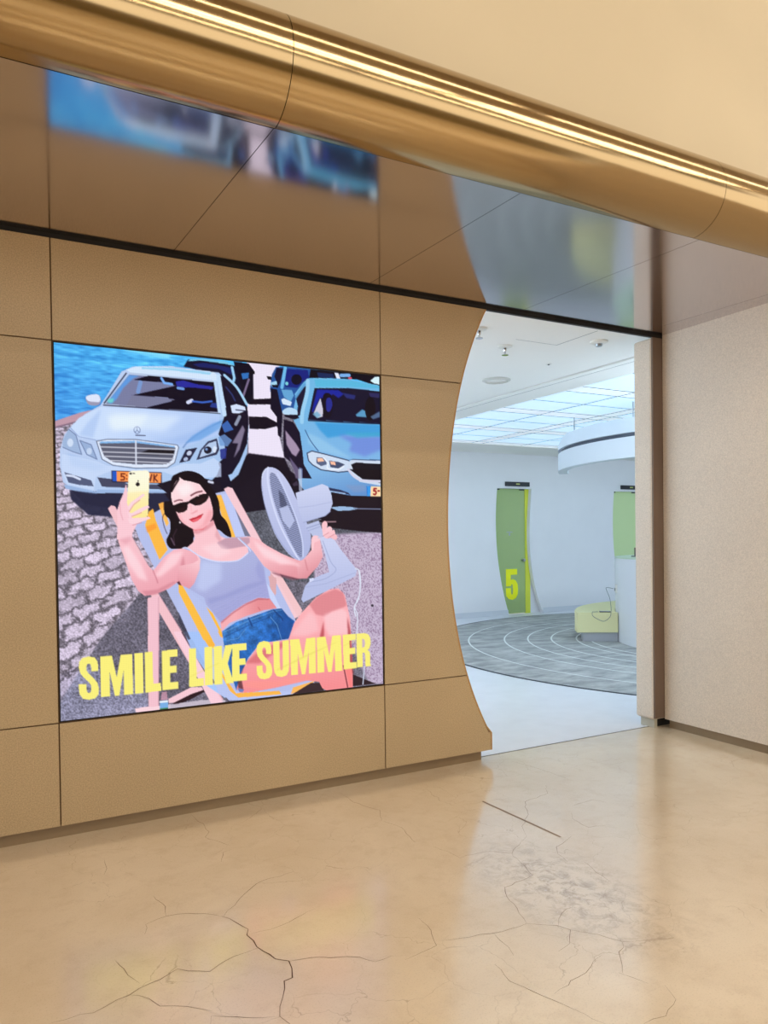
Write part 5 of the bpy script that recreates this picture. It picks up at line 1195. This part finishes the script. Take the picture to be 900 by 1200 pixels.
for cx0, cx1 in cells(LUX0, LUX1, XB):
    for cy0, cy1 in cells(LUY0, LUY1, YB):
        g = .013
        child(box('light_panel', cx0 + g, cx1 - g, cy0 + g, cy1 - g, HC + .02, HC + .03, M_LIGHTPANEL), lum)
M_SEAM = mat('panel_seam_grey', (116, 128, 136), rough=.7)
for lo, hi, bars, ax in ((LUX0, LUX1, XB, 0), (LUY0, LUY1, YB, 1)):
    cs = cells(lo, hi, bars)
    for e in sorted({round(v, 4) for c in cs for v in c}):
        if e - .011 < lo or e + .011 > hi:
            continue
        w = .009
        q = (e - w, e + w, LUY0, LUY1) if ax == 0 else (LUX0, LUX1, e - w, e + w)
        child(box('seam', *q, HC + (.0108 if ax else .0104), HC + .0118, M_SEAM), lum)
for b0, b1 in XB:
    child(box('bar', b0 + .012, b1 - .004, LUY0, LUY1, HC + .012, HC + .05, M_GLOWBAR), lum)
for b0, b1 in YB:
    child(box('bar', LUX0, LUX1, b0 + .012, b1 - .004, HC + .0125, HC + .05, M_GLOWBAR), lum)
child(box('tray', LUX0, LUX1, LUY0, LUY1, HC + .06, HC + .1, mat('tray_dark', (70, 76, 80), rough=.8)), lum)

# ------------------------------------------------------------------ unseen fill lamps added to brighten the inner room, round the corner from the doorway
M_INFILL = mat('inner_fill_diffuser', (245, 248, 250), rough=0.5, emit=(0.70, 0.855, 1.0), emit_level=INNER_FILL)
for (x, y, rz, ln, lb) in ((6.9, .2, 0, 1.6, 'unseen fill lamp added inside the room near the pier'), (11.2, .2, 0, 1.6, 'unseen fill lamp added inside the room far to the right'),
                           (1.15, 2.4, -90, 1.6, 'unseen fill lamp added behind the panelled wall near the doorway'), (1.15, 5.8, -90, 1.4, 'unseen fill lamp added behind the panelled wall deep in the room')):
    o = empty('fill_lamp', (x, y, 2.35))
    for n, q, m in (('housing', (-ln, ln, .001, .05, -.14, .14), M_LAMPBODY), ('diffuser', (-ln + .02, ln - .02, .051, .07, -.12, .12), M_INFILL)):
        c = box(n, *q, m)
        c.parent = o
    o.rotation_euler.z = math.radians(rz)
    tag(o, lb, 'lamp', 'inner room fill lamps')

# ------------------------------------------------------------------ small ceiling fittings
o = empty('downlight', (4.337, 2.112, HC))
child(lathe('trim_ring', [(.118, .0), (.145, .0), (.145, -.010), (.118, -.022)], 4.337, 2.112, mat('downlight_trim_grey', (206, 204, 196), rough=.4), seg=40), o).location.z = 0
for c in o.children:
    c.matrix_parent_inverse = Matrix.Translation((-4.337, -2.112, 0))
d = lathe('diffuser', [(0, -.004), (.113, -.004), (.113, .001), (0, .001)], 4.337, 2.112, M_WHITEPL, seg=40)
d.parent = o
d.matrix_parent_inverse = Matrix.Translation((-4.337, -2.112, 0))
tag(o, 'round flush downlight in the white ceiling near the dark groove', 'downlight')


def sprinkler(x, y, label):
    o = empty('sprinkler', (x, y, HC))
    for n, prof, m in (('escutcheon', [(0, 0), (.05, 0), (.046, -.008), (.014, -.012), (0, -.012)], M_WHITEPL),
                       ('body', [(0, -.012), (.012, -.012), (.010, -.035), (.006, -.04), (.006, -.055), (0, -.055)], M_CHROME),
                       ('deflector', [(0, -.056), (.022, -.056), (.022, -.060), (0, -.060)], M_CHROME)):
        c = lathe(n, prof, 0, 0, m, seg=20)
        c.parent = o
    o.scale = (1.3, 1.3, 1.3)
    tag(o, label, 'sprinkler', 'ceiling sprinklers')


sprinkler(3.59, .992, 'chrome sprinkler head in the middle of the white ceiling')
sprinkler(3.084, .655, 'sprinkler head beside the curved edge of the panelled wall')
o = empty('smoke_detector', (4.206, .531, HC))
for n, prof, m in (('base', [(0, 0), (.075, 0), (.072, -.012), (.05, -.022), (0, -.022)], M_WHITEPL),
                   ('sensor_head', [(0, -.022), (.03, -.022), (.026, -.042), (0, -.044)], M_STEEL)):
    c = lathe(n, prof, 0, 0, m, seg=28)
    c.parent = o
tag(o, 'round white smoke detector on the ceiling near the pier', 'detector')
o = empty('ceiling_sensor', (4.36, 1.336, HC))
for n, prof, m in (('rim', [(0, 0), (.028, 0), (.026, -.005), (0, -.005)], M_WHITEPL), ('lens', [(0, -.005), (.012, -.005), (.008, -.011), (0, -.012)], M_DARK)):
    c = lathe(n, prof, 0, 0, m, seg=20)
    c.parent = o
tag(o, 'tiny dark dot sensor in the white ceiling between downlight and detector', 'sensor')

# ------------------------------------------------------------------ hanging ring fascia
RC = (8.95, 2.80)
ring = empty('ceiling_ring', (RC[0], RC[1], 2.45))
tag(ring, 'big curved white two-tier fascia hanging below the luminous ceiling', 'ceiling ring')
for n, prof, m in (('lower_tier', [(2.40, 2.455), (2.40, 2.705), (2.37, 2.712), (2.27, 2.712), (2.27, 2.455)], M_RING),
                   ('slot', [(2.355, 2.712), (2.355, 2.755), (2.28, 2.755), (2.28, 2.712)], M_RINGSLOT),
                   ('upper_tier', [(2.40, 2.756), (2.385, 2.86), (2.34, 2.95), (2.27, 2.95), (2.27, 2.756)], M_RING)):
    c = lathe(n, prof, RC[0], RC[1], m, a0=130, a1=290, seg=80)
    child(c, ring)
for a in range(150, 280, 30):
    x, y = RC[0] + 2.31 * math.cos(math.radians(a + 8)), RC[1] + 2.31 * math.sin(math.radians(a + 8))
    child(tube('hanger_rod', [(x, y, 2.95), (x, y, HC + .015)], .008, M_STEEL), ring)

# ------------------------------------------------------------------ round carpet with lanes
carpet = empty('round_carpet', (RC[0], RC[1], 0))
tag(carpet, 'large round grey carpet marked with white running track lanes', 'carpet')
child(lathe('pile', [(0, .004), (4.28, .004), (4.28, .0005), (0, .0005)], RC[0], RC[1], M_CARPET, seg=160, smooth=False), carpet)
child(lathe('rim', [(4.281, .0005), (4.281, .006), (4.31, .006), (4.31, .0005)], RC[0], RC[1], M_RIM, seg=160, smooth=False), carpet)
for r in (3.72, 3.20, 2.86, 2.52, 2.16, 1.97):
    child(lathe('lane_line', [(r - .011, .0042), (r - .011, .0052), (r + .011, .0052), (r + .011, .0042)], RC[0], RC[1], M_LANE, seg=160, smooth=False), carpet)

for c in carpet.children:                       # cut where the front wall stands
    bm = bmesh.new()
    bm.from_mesh(c.data)
    bmesh.ops.bisect_plane(bm, geom=bm.verts[:] + bm.edges[:] + bm.faces[:], plane_co=(0, .21, 0), plane_no=(0, 1, 0), clear_inner=True)
    bm.to_mesh(c.data)
    bm.free()

# ------------------------------------------------------------------ round counter, bench, cable
DC = (9.2, 2.6)
drum = empty('round_counter', (DC[0], DC[1], 0))
tag(drum, 'pale grey round waist-high counter behind the pier', 'counter')
child(lathe('drum', [(0, .006), (1.92, .006), (1.92, 1.185), (0, 1.185)], DC[0], DC[1], M_DRUM, seg=128), drum)
child(lathe('top', [(0, 1.186), (1.925, 1.186), (1.925, 1.205), (0, 1.205)], DC[0], DC[1], mat('counter_top_green', (196, 214, 190), rough=.3), seg=128), drum)
bench = empty('curved_bench', (DC[0], DC[1], 0))
tag(bench, 'pale yellow padded curved bench against the round counter', 'bench')
A0, A1 = 147, 75
child(lathe('seat', [(1.93, .135), (2.50, .135), (2.50, .405), (2.49, .42), (1.94, .42), (1.93, .41)], DC[0], DC[1], M_BENCH, a0=A0, a1=A1, seg=40), bench)
child(lathe('plinth', [(1.93, .006), (2.41, .006), (2.41, .134), (1.93, .134)], DC[0], DC[1], mat('bench_plinth_grey', (176, 178, 184), rough=.4), a0=A0 - .8, a1=A1 + 1, seg=40), bench)


def polar(r, a, z):
    return (DC[0] + r * math.cos(math.radians(a)), DC[1] + r * math.sin(math.radians(a)), z)


o = empty('wall_socket', polar(1.93, 143, .74))
c = box('plate', -.01, .012, -.045, .045, -.05, .07, M_WHITEPL, bevel=.003)
c.parent = o
c = box('plug', -.02, -.0105, -.02, .02, -.02, .02, M_CABLE)
c.parent = o
o.rotation_euler.z = math.radians(143 - 180)
tag(o, 'small white socket with a plug on the round counter above the bench', 'socket')
tube_pts = [(1.965, 143, .75), (2.05, 143, .765), (2.07, 143.5, .745), (2.03, 145, .62), (2.02, 146, .50), (2.03, 147.4, .435), (2.05, 147.9, .36), (2.13, 147.9, .30), (2.22, 147.9, .33),
            (2.29, 147.9, .38), (2.29, 147.6, .43), (2.26, 146.5, .426), (2.20, 145.4, .426)]
sm = []
P = [Vector(polar(*t)) for t in tube_pts]
for i in range(len(P) - 1):
    a, b, c2, d2 = P[max(0, i - 1)], P[i], P[i + 1], P[min(len(P) - 1, i + 2)]
    for k in range(5):
        t = k / 5
        sm.append(tuple(.5 * ((2 * b) + (c2 - a) * t + (2 * a - 5 * b + 4 * c2 - d2) * t * t + (3 * b - a - 3 * c2 + d2) * t ** 3)))
sm.append(tuple(P[-1]))
o = tube('charging_cable', sm, .0038, M_CABLE)
tag(o, 'thin grey charging cable looping over the front of the yellow bench', 'cable')
o = empty('charging_pad', polar(2.10, 145.2, .421))
c = box('body', -.075, .075, -.05, .05, 0, .012, M_DARK, bevel=.004)
c.parent = o
c = box('screen', -.066, .066, -.042, .042, .0121, .0127, M_STEEL)
c.parent = o
o.rotation_euler.z = math.radians(140)
tag(o, 'small flat dark tablet lying on the yellow bench', 'tablet')
o = empty('counter_stand', (7.90, 3.62, 1.2052))
c = lathe('foot', [(0, 0), (.06, 0), (.06, .012), (0, .014)], 0, 0, M_DARK, seg=20)
c.parent = o
c = box('upright', -.012, .012, -.012, .012, .012, .13, M_DARK, bevel=.003)
c.parent = o
tag(o, 'small dark stand on top of the round counter beside the pier', 'stand')

# ------------------------------------------------------------------ the hall around the camera
struct(box('ceiling_hall', -8, 9, -10, Y_NOSE, 6.2, 6.3, M_HALLCEIL))
struct(box('wall_hall', -8, 9, -10.1, -10, 0, 2.7, M_HALLWALL))
for y in (-6.4, -9.4):  # unseen beams added to put dark bands in the bullnose's reflection
    box('added_beam', -8, 9, y - .25, y + .25, 5.35, 6.199, mat('added_beam_olive', (96, 84, 52), rough=.7), bpy.data.objects['ceiling_hall'])
struct(box('wall_left_light_block', -1.60, -1.305, -3.4, -0.002, 0, H - .001, M_RIGHT))  # unseen wall added to keep light off the left panels
lamp_rows = ((-2.7, 5.6), (-4.5, 5.6), (-5.2, 5.6), (-7.6, 5.6))
names = ('first', 'second', 'third', 'fourth')
nth = {1.6: 'nearer the panelled wall', 5.4: 'beyond the speckled wall'}
for (y, z), nm in zip(lamp_rows, names):
    for x in (1.6, 5.4):
        o = empty('linear_lamp', (x, y, z))
        for n, q, m in (('housing', (-1.75, 1.75, -.09, .09, .021, .10), M_LAMPBODY), ('diffuser', (-1.73, 1.73, -.02 if nm == 'first' else -.08, .02 if nm == 'first' else .08, .0, .02), M_LAMP)):
            c = box(n, *q, m)
            c.parent = o
        for sx in (-1.5, 1.5):
            c = tube('cable', [(sx, 0, .10), (sx, 0, 6.2 - z)], .004, M_STEEL)
            c.parent = o
        tag(o, f'long linear lamp in the {nm} row, {nth[x]}, under the hall ceiling', 'lamp', 'hall lamps')
